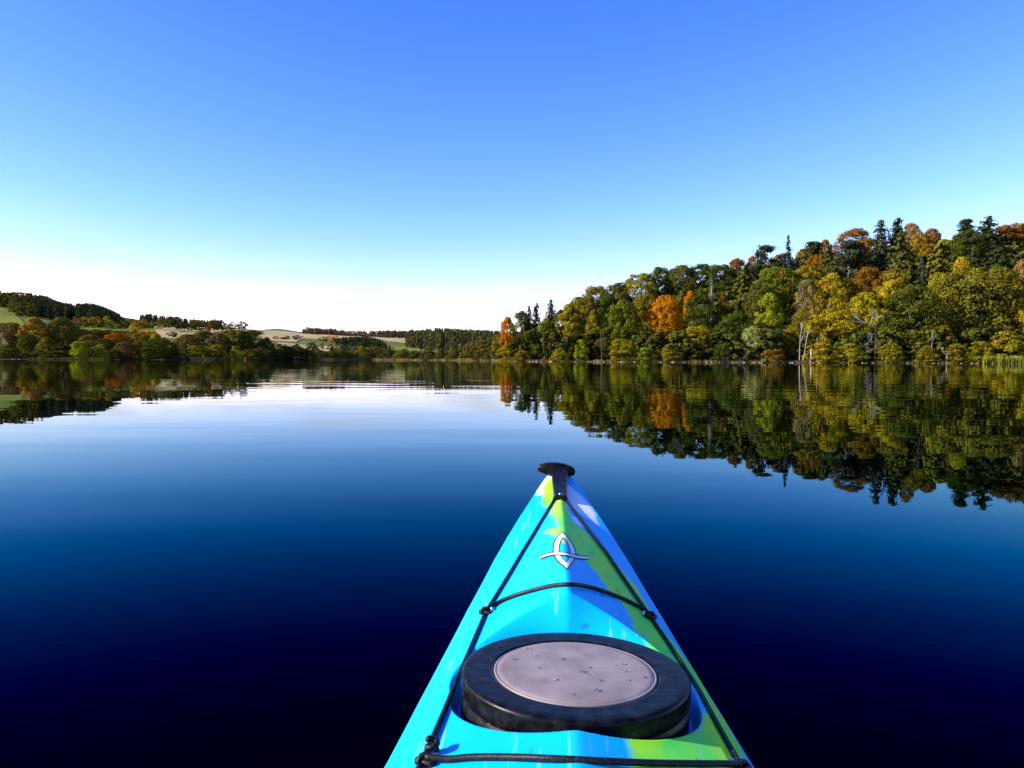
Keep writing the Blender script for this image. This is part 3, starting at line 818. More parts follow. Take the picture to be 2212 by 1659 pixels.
# grey leafless poplar: upright twigs
x, y, z = at(1537, 601, float(shore(1537)) + 36)
hgt = z - float(terrain(x, y))
rt = link('leafless_poplar', None); rt.location = (x, y, float(terrain(x, y))); tag(rt, 'grey leafless poplar with upright twigs on the slope', 'tree')
link('trunk', MB().add(*tube([(0, 0, -.2), (.1, 0, hgt * .5), (0, 0, hgt)], [.32, .2, .05], 7)).mesh('trunk', M_GREYW, True), rt)
mb = MB()
for k in range(170):
    zz = hgt * rng.uniform(.28, .95); th = rng.uniform(0, 6.28); ln = rng.uniform(1.2, 3.0) * (1.15 - .7 * zz / hgt)
    e = np.array([math.cos(th) * ln * .55, math.sin(th) * ln * .55, zz + ln * 1.25])
    mb.add(*tube([(0, 0, zz), e * [.7, .7, 1] - [0, 0, ln * .35], e], [.04, .03, .018], 3, False))
link('twigs', mb.mesh('twigs', M_GREYW), rt)

YS = lambda u: float(shore(u))
# the dead white tree: trunk hidden, three tiers of bleached branches reaching left
s = YS(1893) + 1.0
bare('dead_tree', 'bleached bare branches of a dead tree before the broad dark oak', 'dead tree', 1896, 700, s,
     [('trunk', [(1, (.3, 2.2, 0), (-.03, -.17, 1), 12.0, .14, 0, .1, .05)]),
      ('branch', [(2, (0, 0, 10.2), (-.9, -.3, .28), 4.6, .12, 3, .55)]),
      ('branch', [(3, (0, 0, 7.4), (-1, -.3, .15), 4.6, .11, 3, .55)]),
      ('branch', [(4, (0, 0, 5.0), (-.9, -.35, .22), 3.8, .10, 3, .6)]),
      ('branch', [(5, (0, 0, 11.4), (-.2, -.3, .8), 2.6, .08, 2, .5)])], M_DEAD, M_BARK)
bare('dead_branch', 'low bleached branch forking over the water below the dead tree', 'branch', 1838, 770, YS(1838) + .5,
     [('branch', [(11, (0, 0, .6), (.9, -.1, .22), 4.2, .11, 2, .4), (12, (0, 0, .4), (-.15, 0, 1), 3.0, .10, 1, .4)])], M_DEAD)
bare('fallen_branches', 'pale fallen branches at the shore left of the pale willow', 'branches', 1575, 775, YS(1575) + 1.0,
     [('branch', [(21, (-3, 0, .3), (1, -.05, .14), 5.5, .09, 2, .35, .1), (22, (-1, 0, .3), (1, 0, .04), 5.0, .10, 1, .3, .1), (23, (-2.5, 0, .4), (.6, 0, .4), 2.4, .07, 1, .4)])], M_DEAD)
bare('driftwood', 'pale driftwood on the bank below the orange beech', 'driftwood', 1468, 778, YS(1468) + 1.0,
     [('branch', [(31, (0, 0, .2), (-.8, 0, .35), 2.2, .08, 2, .4), (32, (0, 0, .2), (1, 0, .05), 3.4, .09, 1, .3, .08)])], M_DEAD)
bare('snag', 'short forked grey stump at the water under the huge oak', 'stump', 2046, 760, YS(2046) + 1.2,
     [('trunk', [(41, (0, 0, 0), (.02, 0, 1), 2.6, .34, 0, .1, .1)]), ('branch', [(42, (0, 0, 1.6), (-.8, 0, .7), 2.3, .13, 2, .4)]), ('branch', [(43, (0, 0, 1.8), (.2, 0, 1), 1.6, .12, 1, .4)])], M_PALE)
bare('broken_stump', 'broken reddish stump beside the white birch trunks', 'stump', 1752, 760, YS(1752) + 1.5,
     [('trunk', [(51, (0, 0, 0), (.03, 0, 1), 4.0, .36, 0, .1, .06)])], M_REDB)
for lab, u, sd, h_, off in (('straight white birch trunk, left of the waterside pair', 1727, 61, 9.5, 2.2), ('leaning white birch trunk, right of the waterside pair', 1735, 62, 10.0, 1.6),
                            ('slender pale trunk between the two large oaks', 2012, 63, 8.6, 4.0), ('thin pale trunk left of the golden bush', 1765, 64, 7.0, 2.4),
                            ('brown leaning trunk at the foot of the yellow-olive tree', 1262, 65, 6.5, 2.2), ('dark leaning trunk at the bank left of the large green tree', 1300, 66, 9.0, 2.0)):
    lean = {62: .14, 65: -.12, 66: -.05}.get(sd, .02)
    bare('bare_trunk', lab, 'trunk', u, 770, YS(u) + off, [('trunk', [(sd, (0, 0, 0), (lean, -.02, 1), h_, .13, 0, .1, .07)]),
         ('branch', [(sd + 10, (lean * h_ * .55, 0, h_ * .6), (.45, 0, .9), 2.6, .06, 1, .4)])], M_BARK if sd in (66, 65) else M_DEAD)


# reeds, bank stones
def reeds(name, label, u0, u1, d0, d1, n, hh, c1, c2):
    u = rng.uniform(u0, u1, n); Y = shore(u) + rng.uniform(d0, d1, n)
    X = (u - CX) / F * Y; Z = np.maximum(terrain(X, Y), -.2) - .1
    h = rng.uniform(hh[0], hh[1], n); w = rng.uniform(.05, .11, n); a = rng.uniform(0, 3.14, n)
    dx, dy = np.cos(a) * w, np.sin(a) * w
    lx, ly = rng.normal(0, .16, n) * h, rng.normal(0, .16, n) * h
    V = np.stack([np.stack([X - dx, Y - dy, Z], 1), np.stack([X + dx, Y + dy, Z], 1),
                  np.stack([X + dx * .5 + lx, Y + dy * .5 + ly, Z + h], 1), np.stack([X - dx * .5 + lx, Y - dy * .5 + ly, Z + h], 1)], 1).reshape(-1, 3)
    k = rng.uniform(0, 1, (n, 1)); c = np.repeat(np.array(c1) * k + np.array(c2) * (1 - k), 4, axis=0)
    o = link(name, mesh(name, V, np.arange(4 * n).reshape(n, 4), M_MASS, False, {'tint': np.repeat(rng.uniform(.2, .8, n), 4), 'leafcol': c}))
    tag(o, label, 'reeds', kind='stuff')


TANR = (.30, .22, .10); OLR = (.20, .16, .05); GNR = (.20, .21, .03)
reeds('reed_bed', 'tan reed bed fringing the wooded point on the left', 412, 530, -5, 1, 2600, (.8, 1.3), (.34, .27, .10), (.30, .21, .09))
reeds('reed_bed', 'thin tan reeds along the far shore in the middle', 672, 880, -2, 2.5, 3800, (.5, 1.3), TANR, OLR)
reeds('reed_bed', 'tan reeds along the far shore left of the headland', 880, 1078, -2, 2.5, 3600, (.4, 1.1), TANR, OLR)
reeds('reed_bed', 'green reed bed at the right edge of the picture', 2122, 2300, -4, 5, 5200, (1.5, 2.3), GNR, (.15, .14, .02))
reeds('reed_bed', 'sparse yellow grass on the headland bank', 1090, 2120, 0.2, 2.4, 3600, (.15, .8), (.15, .12, .03), (.08, .07, .02))
reeds('reed_bed', 'yellowish grass on the left shoreline', 55, 240, -.5, 2.0, 1600, (.3, .9), (.14, .13, .03), (.09,.08,.02))

M_STONE = noise_mat('bank_stone', (.14, .11, .085), (.34, .28, .22), 1.2, .9, .2)
mb = MB()
for _ in range(150):
    u = rng.uniform(1100, 2120) if rng.uniform() < .8 else rng.uniform(0, 380)
    Y = YS(u) + rng.uniform(-.6, 1.2); x = (u - CX) / F * Y
    s = rng.uniform(.12, .5); r_ = rng.uniform(.6, 1.2, 6)
    z0 = max(float(terrain(x, Y)), 0)
    v = [(x - s * r_[0], Y, z0), (x, Y - s * r_[1], z0), (x + s * 1.4 * r_[2], Y, z0), (x, Y + s * r_[3], z0), (x + .1 * s, Y, z0 + s * .6 * r_[4])]
    mb.add(v, [(0, 1, 4), (1, 2, 4), (2, 3, 4), (3, 0, 4)])
tag(link('bank_stones', mb.mesh('bank_stones', M_STONE)), 'scattered pale stones along the waterline', 'stones', kind='stuff')
# bare earth scrapes on the bank of the headland
M_EARTH = noise_mat('bare_earth', (.24, .13, .075), (.33, .20, .11), .8, 1.0)
for (u, wd, lab) in ((1200, 16, 'patch of bare reddish bank under the yellow-olive tree'), (1292, 14, 'patch of bare reddish bank under the dark leaning trunk'), (1142, 10, 'small patch of bare bank near the headland tip')):
    Y = YS(u) + 2.2; x = (u - CX) / F * Y; w_ = wd / F * Y
    nx = 9; v = []; f = []
    for i in range(nx):
        t = i / (nx - 1) * 2 - 1
        hz_ = .55 * math.sqrt(max(0, 1 - t * t)) * (1 + .2 * math.sin(5 * t + u)) + .05
        xx = x + t * w_
        zz0 = float(terrain(xx, Y - 1.2))
        v += [(xx, Y - 1.2, zz0 - .2), (xx, Y - .2 + .3 * math.sin(t * 4), zz0 + hz_ * .8), (xx, Y + 1.6, zz0 + hz_)]
    for i in range(nx - 1):
        for j in range(2): f.append((i * 3 + j, (i + 1) * 3 + j, (i + 1) * 3 + j + 1, i * 3 + j + 1))
    tag(link('earth_bank', mesh('earth_bank', v, f, M_EARTH, True)), lab, kind='structure')


# ------------------------------------------------------------------ the kayak
KYAW, KROLL = R(-2.5), R(1.4)
kay = link('kayak', None)
kay.rotation_euler = (0, KROLL, KYAW)
KM = Euler((0, KROLL, KYAW)).to_matrix()
off = KM @ Vector((0, 0, .3))
KLOC = Vector((.035 - off.x, 0, .3 - off.z))
kay.location = KLOC
tag(kay, 'bright blue and lime kayak seen from its cockpit, bow pointing ahead', 'kayak')
KMI = np.array(KM.inverted()); KL = np.array(KLOC)

W_Y = [-1.5, -1.3, -1.0, -.6, -.2, .2, .6, .955, 1.1, 1.24, 1.45, 1.715, 1.86, 2.0, 2.2, 2.3, 2.36, 2.395]
W_W = [.012, .13, .22, .29, .31, .30, .262, .225, .213, .2, .179, .148, .127, .104, .066, .045, .030, .010]
def k_w(y): return np.interp(y, W_Y, W_W)
def k_zs(y): return .25 + .15 * (np.clip(y - .7, 0, 9) / 1.6) ** 2 + .10 * (np.clip(-y - .3, 0, 9) / 1.2) ** 2
def k_xc(y): return np.minimum(np.interp(y, [-1.5, -1.0, .2, .6, .92, 1.12, 1.38, 1.70, 2.09, 2.4], [.005, .17, .235, .205, .178, .168, .143, .091, .020, .012]), k_w(y) * .86)
def k_zc(y): return k_zs(y) + np.interp(y, [-1.5, .6, .9, 1.0, 1.2, 1.41, 1.9, 2.1, 2.25, 2.4], [.01, .044, .038, .034, .029, .026, .020, .012, .008, .004])
HC = (0.004, 1.064); HR = .152; HE = 1.0; HTOP = .332; RFL = .268


def deck0(x, y):
    w, xc, zs, zc = k_w(y), k_xc(y), k_zs(y), k_zc(y)
    ax = np.sqrt(x * x + .006 ** 2)
    zr = zc + np.interp(y, [.88, 1.0, 1.22, 1.4], [.215, .29, .5, .5]) * xc
    inner = zr - (zr - zc) * np.minimum(ax / xc, 1.0)
    outer = zc - (zc - zs) * np.clip((ax - xc) / np.maximum(w - xc, 1e-4), 0, 1) ** 1.15
    return np.where(ax < xc, inner, outer)


def deck(x, y):
    x = np.asarray(x, float); y = np.asarray(y, float)
    z = deck0(x, y)
    dx, dy = x - HC[0], (y - HC[1]) / HE
    r_ = np.hypot(dx, dy) + 1e-9
    fwd = np.clip(dy / r_, 0, 1)
    wall = .012 + .060 * fwd ** 1.2
    t = np.clip((r_ - .1565) / wall, 0, 1)
    t = t * fwd + sstep(t) * (1 - fwd)
    zfl = np.minimum(z, RFL + 0 * z)
    return zfl * (1 - t) + z * t


def khit(px, py, lift=0.0):
    d = KMI @ ray(px, py); o = KMI @ (np.array([0, 0, CAMH]) - KL)
    t0, t1 = .2, 4.0
    tprev = t0
    for t in np.linspace(t0, t1, 900):
        p = o + d * t
        if p[2] < float(deck(p[0], p[1])) + lift: break
        tprev = t
    a, b_ = tprev, t
    for _ in range(25):
        m_ = (a + b_) / 2; p = o + d * m_
        if p[2] < float(deck(p[0], p[1])) + lift: b_ = m_
        else: a = m_
    return p[0], p[1]


def plan(P, lift=0): return np.array([khit(*p, lift) for p in P])


def sdist(P, X, Y):
    """signed distance to a polygon, positive inside"""
    P = np.asarray(P); n = len(P)
    d = np.full(X.shape, 9.0); ins = np.zeros(X.shape, bool)
    for i in range(n):
        ax, ay = P[i]; bx, by = P[(i + 1) % n]
        ex, ey = bx - ax, by - ay
        t = np.clip(((X - ax) * ex + (Y - ay) * ey) / (ex * ex + ey * ey + 1e-12), 0, 1)
        d = np.minimum(d, np.hypot(X - ax - t * ex, Y - ay - t * ey))
        c = ((ay > Y) != (by > Y)) & (X < ex * (Y - ay) / (by - ay + 1e-12) + ax)
        ins ^= c
    return np.where(ins, d, -d)


# deck mesh
ys = np.concatenate([np.linspace(-1.5, .62, 60, endpoint=False), np.linspace(.62, 1.32, 420, endpoint=False), np.linspace(1.32, 2.395, 200)])
ts = np.linspace(-1, 1, 301)
Yg, Tg = np.meshgrid(ys, ts, indexing='ij')
Xg = Tg * k_w(Yg)
Zg = deck(Xg, Yg)
# cockpit opening
CK = (0.0, .12); CA, CB = .235, .46
ck = ((Xg - CK[0]) / CA) ** 2 + ((Yg - CK[1]) / CB) ** 2
# lime and white swirls in the blue plastic, from their outlines on the deck
g1 = plan([(1187, 1030), (1168, 1052), (1171, 1063), (1166, 1085), (1178, 1097), (1190, 1090), (1186, 1110), (1199, 1126), (1204, 1137), (1182, 1144),
           (1174, 1150), (1199, 1157), (1212, 1170), (1234, 1186), (1250, 1197), (1269, 1214), (1287, 1236), (1302, 1257), (1330, 1288), (1350, 1310),
           (1362, 1335), (1372, 1356), (1388, 1382), (1406, 1405), (1428, 1428), (1460, 1445), (1500, 1480), (1530, 1540), (1500, 1592), (1440, 1594), (1372, 1595), (1386, 1618), (1375, 1636), (1367, 1656), (1580, 1656), (1612, 1640),
           (1560, 1545), (1500, 1440), (1450, 1385), (1418, 1345), (1372, 1265), (1332, 1220), (1278, 1158), (1266, 1146), (1243, 1134), (1233, 1120), (1226, 1099), (1220, 1084), (1216, 1060), (1205, 1035)])
k_ = g1[:, 1].argmin()
g1b = np.array([[.055, .93], [.06, .8], [.04, .6], [.03, .3], [.12, -.2], [.3, -.2], [.3, .5], [.212, .75], [.196, .93], [.193, 1.0], [.10, .97]])
w1 = plan([(1218, 1044), (1230, 1050), (1266, 1084), (1282, 1107), (1290, 1134), (1276, 1122), (1250, 1106), (1226, 1093), (1218, 1070)])
w2 = plan([(1236, 1119), (1249, 1118), (1264, 1130), (1270, 1140), (1256, 1137), (1246, 1131)])
lime = np.maximum(sdist(g1, Xg, Yg), sdist(g1b, Xg, Yg))
rim = .006 - np.abs(lime + .004)
rim = np.where(Yg > 2.16, rim, -.05) - np.where(Xg > .0, .05, 0)
white = np.maximum.reduce([sdist(w1, Xg, Yg), sdist(w2, Xg, Yg), rim])
ny_, nx_ = Xg.shape
i, j = np.meshgrid(np.arange(ny_ - 1), np.arange(nx_ - 1), indexing='ij')
f = np.stack([i * nx_ + j, i * nx_ + j + 1, (i + 1) * nx_ + j + 1, (i + 1) * nx_ + j], -1).reshape(-1, 4)
ckf = (ck[:-1, :-1] + ck[1:, 1:]) / 2
f = f[(ckf > 1).ravel()]

mp_, N, L, b = mat_new('kayak_plastic')
al = N.new('ShaderNodeAttribute'); al.attribute_name = 'lime'
aw = N.new('ShaderNodeAttribute'); aw.attribute_name = 'white'
t = N.new('ShaderNodeTexCoord')
nz = N.new('ShaderNodeTexNoise'); nz.inputs['Scale'].default_value = 26; nz.inputs['Detail'].default_value = 5
nz2 = N.new('ShaderNodeTexNoise'); nz2.inputs['Scale'].default_value = 9; nz2.inputs['Detail'].default_value = 4
mpz = N.new('ShaderNodeMapping'); mpz.inputs['Scale'].default_value = (2.0, .7, 1)
L.new(t.outputs['Object'], mpz.inputs[0]); L.new(mpz.outputs[0], nz2.inputs['Vector'])
L.new(t.outputs['Object'], nz.inputs['Vector'])
def wob(att, amp, soft):
    s1 = N.new('ShaderNodeMath'); s1.operation = 'SUBTRACT'; s1.inputs[1].default_value = .5; L.new(nz.outputs['Fac'], s1.inputs[0])
    s2 = N.new('ShaderNodeMath'); s2.operation = 'MULTIPLY_ADD'; s2.inputs[1].default_value = amp
    L.new(s1.outputs[0], s2.inputs[0]); L.new(att.outputs['Fac'], s2.inputs[2])
    r1 = N.new('ShaderNodeMapRange'); r1.interpolation_type = 'SMOOTHSTEP'; r1.inputs['From Min'].default_value = -soft; r1.inputs['From Max'].default_value = soft
    L.new(s2.outputs[0], r1.inputs['Value']); return r1
f1 = wob(al, .022, .0065); f2 = wob(aw, .014, .006)
gm = N.new('ShaderNodeMix'); gm.data_type = 'RGBA'; gm.inputs['A'].default_value = (.09, .86, .09, 1); gm.inputs['B'].default_value = (.40, .90, .03, 1)
r3 = N.new('ShaderNodeMapRange'); r3.inputs['From Min'].default_value = .38; r3.inputs['From Max'].default_value = .62
L.new(nz2.outputs['Fac'], r3.inputs['Value']); L.new(r3.outputs[0], gm.inputs['Factor'])
m1 = N.new('ShaderNodeMix'); m1.data_type = 'RGBA'; m1.inputs['A'].default_value = (.003, .45, .92, 1)
L.new(f1.outputs[0], m1.inputs['Factor']); L.new(gm.outputs['Result'], m1.inputs['B'])
m2 = N.new('ShaderNodeMix'); m2.data_type = 'RGBA'; m2.inputs['B'].default_value = (.80, .80, .86, 1)
L.new(f2.outputs[0], m2.inputs['Factor']); L.new(m1.outputs['Result'], m2.inputs['A'])
# scuffs
sc1 = N.new('ShaderNodeTexNoise'); sc1.inputs['Scale'].default_value = 60; sc1.inputs['Detail'].default_value = 3
mps = N.new('ShaderNodeMapping'); mps.inputs['Scale'].default_value = (1, .35, 1); mps.inputs['Rotation'].default_value = (0, 0, .5)
L.new(t.outputs['Object'], mps.inputs[0]); L.new(mps.outputs[0], sc1.inputs['Vector'])
r4 = N.new('ShaderNodeMapRange'); r4.inputs['From Min'].default_value = .66; r4.inputs['From Max'].default_value = .72; r4.inputs['To Max'].default_value = .5
L.new(sc1.outputs['Fac'], r4.inputs['Value'])
m3 = N.new('ShaderNodeMix'); m3.data_type = 'RGBA'; m3.inputs['B'].default_value = (.02, .10, .16, 1)
L.new(m2.outputs['Result'], m3.inputs['A']); L.new(r4.outputs[0], m3.inputs['Factor'])
sc2 = N.new('ShaderNodeTexNoise'); sc2.inputs['Scale'].default_value = 34; sc2.inputs['Detail'].default_value = 4
mps2 = N.new('ShaderNodeMapping'); mps2.inputs['Scale'].default_value = (2.2, .16, 1); mps2.inputs['Rotation'].default_value = (0, 0, -.9)
L.new(t.outputs['Object'], mps2.inputs[0]); L.new(mps2.outputs[0], sc2.inputs['Vector'])
r5 = N.new('ShaderNodeMapRange'); r5.inputs['From Min'].default_value = .63; r5.inputs['From Max'].default_value = .70; r5.inputs['To Max'].default_value = .35
L.new(sc2.outputs['Fac'], r5.inputs['Value'])
m4 = N.new('ShaderNodeMix'); m4.data_type = 'RGBA'; m4.inputs['B'].default_value = (.30, .55, .62, 1)
L.new(m3.outputs['Result'], m4.inputs['A']); L.new(r5.outputs[0], m4.inputs['Factor'])
L.new(m4.outputs['Result'], b.inputs['Base Color'])
b.inputs['Roughness'].default_value = .4
b.inputs['Specular IOR Level'].default_value = .07
bpk = N.new('ShaderNodeBump'); bpk.inputs['Strength'].default_value = .12; bpk.inputs['Distance'].default_value = .002
L.new(nz.outputs['Fac'], bpk.inputs['Height']); L.new(bpk.outputs[0], b.inputs['Normal'])
M_PLAST = mp_
dm = mesh('deck', np.stack([Xg, Yg, Zg], -1).reshape(-1, 3), f, M_PLAST, True, {'lime': lime.ravel(), 'white': white.ravel() + .0035})
link('deck', dm, kay)['label'] = 'blue deck with lime green and white swirls'

# hull
yh = np.linspace(-1.5, 2.395, 90)
prof = [(1.0, 0.0), (1.0, .004), (1.012, .012), (1.014, .03), (.985, .075), (.90, .16), (.70, .25), (.35, .31), (0, .33)]
prof2 = [(-a, b_) for a, b_ in prof] + [(a, b_) for a, b_ in prof[-2::-1]]
V = []
for y_ in yh:
    w_, z_ = float(k_w(y_)), float(k_zs(y_))
    dep = min(1.0, .25 + 1.3 * w_ / .3)
    kz = z_ - .33 * dep * (z_ + .09) / .33 if False else None
    keel = -.08 + .36 * max(0, (y_ - 1.3) / 1.1) ** 2.2 + .3 * max(0, (-y_ - .6) / .9) ** 2.2
    for a, b_ in prof2: V.append((a * w_, y_, z_ - (z_ - keel) * b_ / .33))
n = len(prof2)
Fh = [(i * n + j, i * n + j + 1, (i + 1) * n + j + 1, (i + 1) * n + j) for i in range(len(yh) - 1) for j in range(n - 1)]
Fh += [tuple(range(n)), tuple((len(yh) - 1) * n + j for j in range(n))[::-1]]
M_HULL = noise_mat('hull_plastic', (.003, .13, .55), (.004, .16, .62), 6, .35, spec=.45)
link('hull', mesh('hull', V, Fh, M_HULL, True), kay)

# black fittings
M_RUB = noise_mat('black_rubber', (.002, .002, .003), (.015, .014, .015), 70, .33, .4, spec=.12, lo=.4, hi=.75)
M_CORD = noise_mat('black_cord', (.004, .004, .005), (.028, .026, .026), 320, .5, .5, spec=.25, lo=.45, hi=.7)
M_PANEL = noise_mat('grey_panel', (.20, .155, .15), (.30, .235, .225), 22, .55, .12, spec=.25, detail=9)


def lathe(prof_, n=72, cx=0, cy=0, ey=1.0):
    V = []; Fc = []
    a = np.linspace(0, 2 * math.pi, n, endpoint=False)
    for r_, z_ in prof_: V += [(cx + r_ * math.cos(t), cy + ey * r_ * math.sin(t), z_) for t in a]
    for i in range(len(prof_) - 1):
        for j in range(n): Fc.append((i * n + j, i * n + (j + 1) % n, (i + 1) * n + (j + 1) % n, (i + 1) * n + j))
    Fc.append(tuple((len(prof_) - 1) * n + j for j in range(n)))
    return V, Fc


hz0 = RFL - .004
hv = lathe([(HR - .006, hz0), (HR, hz0 + .004), (HR, HTOP - .034), (HR - .003, HTOP - .031), (HR - .003, HTOP - .027), (HR + .001, HTOP - .024), (HR + .001, HTOP - .021), (HR + .001, HTOP - .007), (HR + .001, HTOP - .0045),
            (HR - .0005, HTOP - .0018), (HR - .0025, HTOP - .0004), (HR - .0045, HTOP), (HR - .007, HTOP), (HR - .012, HTOP + .0004), (HR - .018, HTOP), (.116, HTOP), (.114, HTOP), (.111, HTOP - .001), (.110, HTOP - .006), (0.002, HTOP - .006)], 96, *HC, HE)
hatch = link('hatch_cover', mesh('hatch_cover', *hv, M_RUB, True), kay)
hatch['label'] = 'round black rubber hatch cover'
pv = lathe([(.1092, HTOP - .005), (.1092, HTOP - .0012), (.1082, HTOP - .0004), (.1068, HTOP - .0003), (.1060, HTOP - .0008), (.1052, HTOP - .0008), (.1044, HTOP - .0002), (.098, HTOP + .0002), (.06, HTOP + .0012), (.002, HTOP + .002)], 96, *HC, HE)
link('hatch_panel', mesh('hatch_panel', *pv, M_PANEL, True), hatch)['label'] = 'pale mauve-grey round panel'
# water drops on the hatch
m, N, L, b = mat_new('water_drop')
b.inputs['Base Color'].default_value = (.9, .93, .95, 1); b.inputs['Roughness'].default_value = .02; b.inputs['Transmission Weight'].default_value = 1.0; b.inputs['IOR'].default_value = 1.33
mb = MB(); r = np.random.default_rng(5)
for k in range(56):
    s_ = r.uniform(.0011, .0030) * (1.4 if k % 9 == 0 else 1)
    th = r.uniform(0, 6.283)
    if k < 20: rr = .098 * math.sqrt(r.uniform()); cx, cy, cz = HC[0] + rr * math.cos(th), HC[1] + HE * rr * math.sin(th), HTOP + .002 - .0014 * rr / .1
    elif k < 34: rr = r.uniform(.116, .138); cx, cy, cz = HC[0] + rr * math.cos(th), HC[1] + HE * rr * math.sin(th), HTOP - .001
    else: th = r.uniform(3.5, 5.4); rr = HR + .0012; cx, cy, cz = HC[0] + rr * math.cos(th), HC[1] + HE * rr * math.sin(th), HTOP - r.uniform(.011, .03)
    v = []; ff = []; nn = 8
    for lz, lr in ((-.15, 1), (.3, .92), (.55, .62)):
        v += [(cx + s_ * lr * math.cos(a), cy + s_ * lr * math.sin(a) * 1.15, cz + s_ * lz) for a in np.linspace(0, 6.283, nn, endpoint=False)]
    v.append((cx, cy, cz + s_ * .66))
    for q_ in range(2):
        for j in range(nn): ff.append((q_ * nn + j, q_ * nn + (j + 1) % nn, (q_ + 1) * nn + (j + 1) % nn, (q_ + 1) * nn + j))
    ff += [(2 * nn + j, 2 * nn + (j + 1) % nn, 3 * nn) for j in range(nn)]
    mb.add(v, ff)
o = link('water_drops', mb.mesh('water_drops', m, True), hatch); o['kind'] = 'stuff'


def cord(name, P, rad, parent=kay, mat=None, n=10):
    V, Fc = tube(catmull(P, 8), rad, n)
    return link(name, mesh(name, V, Fc, mat or M_CORD, True), parent)


def on(x, y, lift): return (x, y, float(deck(x, y)) + lift)


for pts in ([(-.016, 2.115), (-.0188, 2.08), (-.0892, 1.679), (-.134, 1.40), (-.1395, 1.362), (-.148, 1.25), (-.159, 1.092), (-.1717, .8814), (-.19, .70)],
            [(.016, 2.115), (.0185, 2.08), (.0954, 1.73), (.1463, 1.41), (.1495, 1.385), (.167, 1.28), (.1838, 1.15), (.1931, .93), (.21, .70)]):
    xs_, ys_ = [p[0] for p in pts][::-1], [p[1] for p in pts][::-1]     # perimeter deck lines along the crease of the deck
    yl = np.linspace(2.115, .70, 44); xl = np.interp(yl, ys_, xs_)
    P = np.column_stack([xl, yl, deck0(xl, yl) + .0028])
    V, Fc = tube(P, .0035, 10)
    link('deck_line', mesh('deck_line', V, Fc, M_CORD, True), kay)
b1 = plan([(1068, 1312), (1085, 1302), (1120, 1289), (1180, 1273), (1230, 1268), (1280, 1275), (1340, 1296), (1388, 1320), (1400, 1330)])
P = [on(*p, .0045) for p in b1]
P.insert(0, on(-.137, 1.366, .008))
cord('bungee_cord', P, .0036)
b2 = plan([(968, 1648), (1020, 1644), (1100, 1644), (1200, 1648), (1300, 1653), (1400, 1657), (1500, 1658), (1560, 1658)])
cord('bungee_cord', [on(-.168, .872, .009)] + [on(*p, .0045) for p in b2] + [on(.190, .912, .008)], .0038)


def rbox(cx, cy, cz, sx, sy, sz, rz=0, bev=.3):
    """bevelled block"""
    V = []; Fc = []
    bx_ = min(sx, sy, sz) * bev
    lay = [(-sz, bx_), (-sz + bx_, 0), (sz - bx_, 0), (sz, bx_)]
    for z_, ins in lay:
        a, c = sx - ins, sy - ins
        ring = [(-a + bx_, -c), (a - bx_, -c), (a, -c + bx_), (a, c - bx_), (a - bx_, c), (-a + bx_, c), (-a, c - bx_), (-a, -c + bx_)]
        for (x_, y_) in ring: V.append((cx + x_ * math.cos(rz) - y_ * math.sin(rz), cy + x_ * math.sin(rz) + y_ * math.cos(rz), cz + z_))
    for i in range(3):
        for j in range(8): Fc.append((i * 8 + j, i * 8 + (j + 1) % 8, (i + 1) * 8 + (j + 1) % 8, (i + 1) * 8 + j))
    Fc += [tuple(range(8))[::-1], tuple(24 + j for j in range(8))]
    return V, Fc


for (sx, xx, y_) in ((-1, -.138, 1.364), (1, .146, 1.387), (-1, -.168, .872), (1, .190, .912)):
    z_ = float(deck(xx, y_))
    mb = MB()
    mb.add(*rbox(xx, y_, z_ + .003, .012, .006, .004, sx * .5))
    mb.add(*tube(catmull([(xx - .008, y_ - .005, z_ + .003), (xx - .005, y_, z_ + .010), (xx + .005, y_ + .001, z_ + .010), (xx + .008, y_ + .006, z_ + .003)], 5), .0030, 8))
    fo = link('deck_fitting', mb.mesh('deck_fitting', M_CORD, True), kay)
    if y_ < 1 and sx < 0:    # the knotted end of the rear bungee
        kn = MB(); kx, ky, kz_ = xx - sx * .004, y_ + .020, z_ + .009
        a = np.linspace(0, 3 * math.pi, 22)
        kn.add(*tube(np.stack([kx + .0055 * np.cos(a), ky + .0055 * np.sin(a) + a * .0004, kz_ + .0012 * a - .003], 1), .0036, 7))
        link('knot', kn.mesh('knot', M_CORD, True), fo)
    sv = lathe([(.0034, z_ + .003), (.0034, z_ + .0115), (.002, z_ + .0125)], 12, xx - sx * .010, y_ + .002)
    M_STEEL = bpy.data.materials.get('steel')
    if not M_STEEL:
        M_STEEL = noise_mat('steel', (.5, .48, .45), (.62, .6, .58), 60, .25); M_STEEL.node_tree.nodes['Principled BSDF'].inputs['Metallic'].default_value = 1
    link('rivet', mesh('rivet', *sv, M_STEEL, True), fo)

# bow carry handle: strap plate on the bow and a T bar
strap = []
ylist = np.linspace(2.085, 2.335, 12)
V = []; Fc = []
for k, y_ in enumerate(ylist):
    hw = .0165 + .0075 * (y_ - 2.085) / .25
    zt = float(k_zc(y_)) + .5 * float(k_xc(y_)) + .008 + .010 * sstep((y_ - 2.2) / .13)
    for x_, dz in ((-hw, -.024), (-hw, -.002), (-hw + .003, .0008), (-.004, .0), (.004, .0), (hw - .003, .0008), (hw, -.002), (hw, -.024)): V.append((x_, y_, zt + dz))
for k in range(len(ylist) - 1):
    for j in range(7): Fc.append((k * 8 + j, k * 8 + j + 1, (k + 1) * 8 + j + 1, (k + 1) * 8 + j))
Fc += [tuple(range(8)), tuple((len(ylist) - 1) * 8 + j for j in range(8))[::-1]]
handle = link('carry_handle', mesh('carry_handle', V, Fc, M_RUB), kay)
handle['label'] = 'black moulded T-shaped bow handle'
zt = float(k_zc(2.10)) + .5 * float(k_xc(2.10)) + .0085
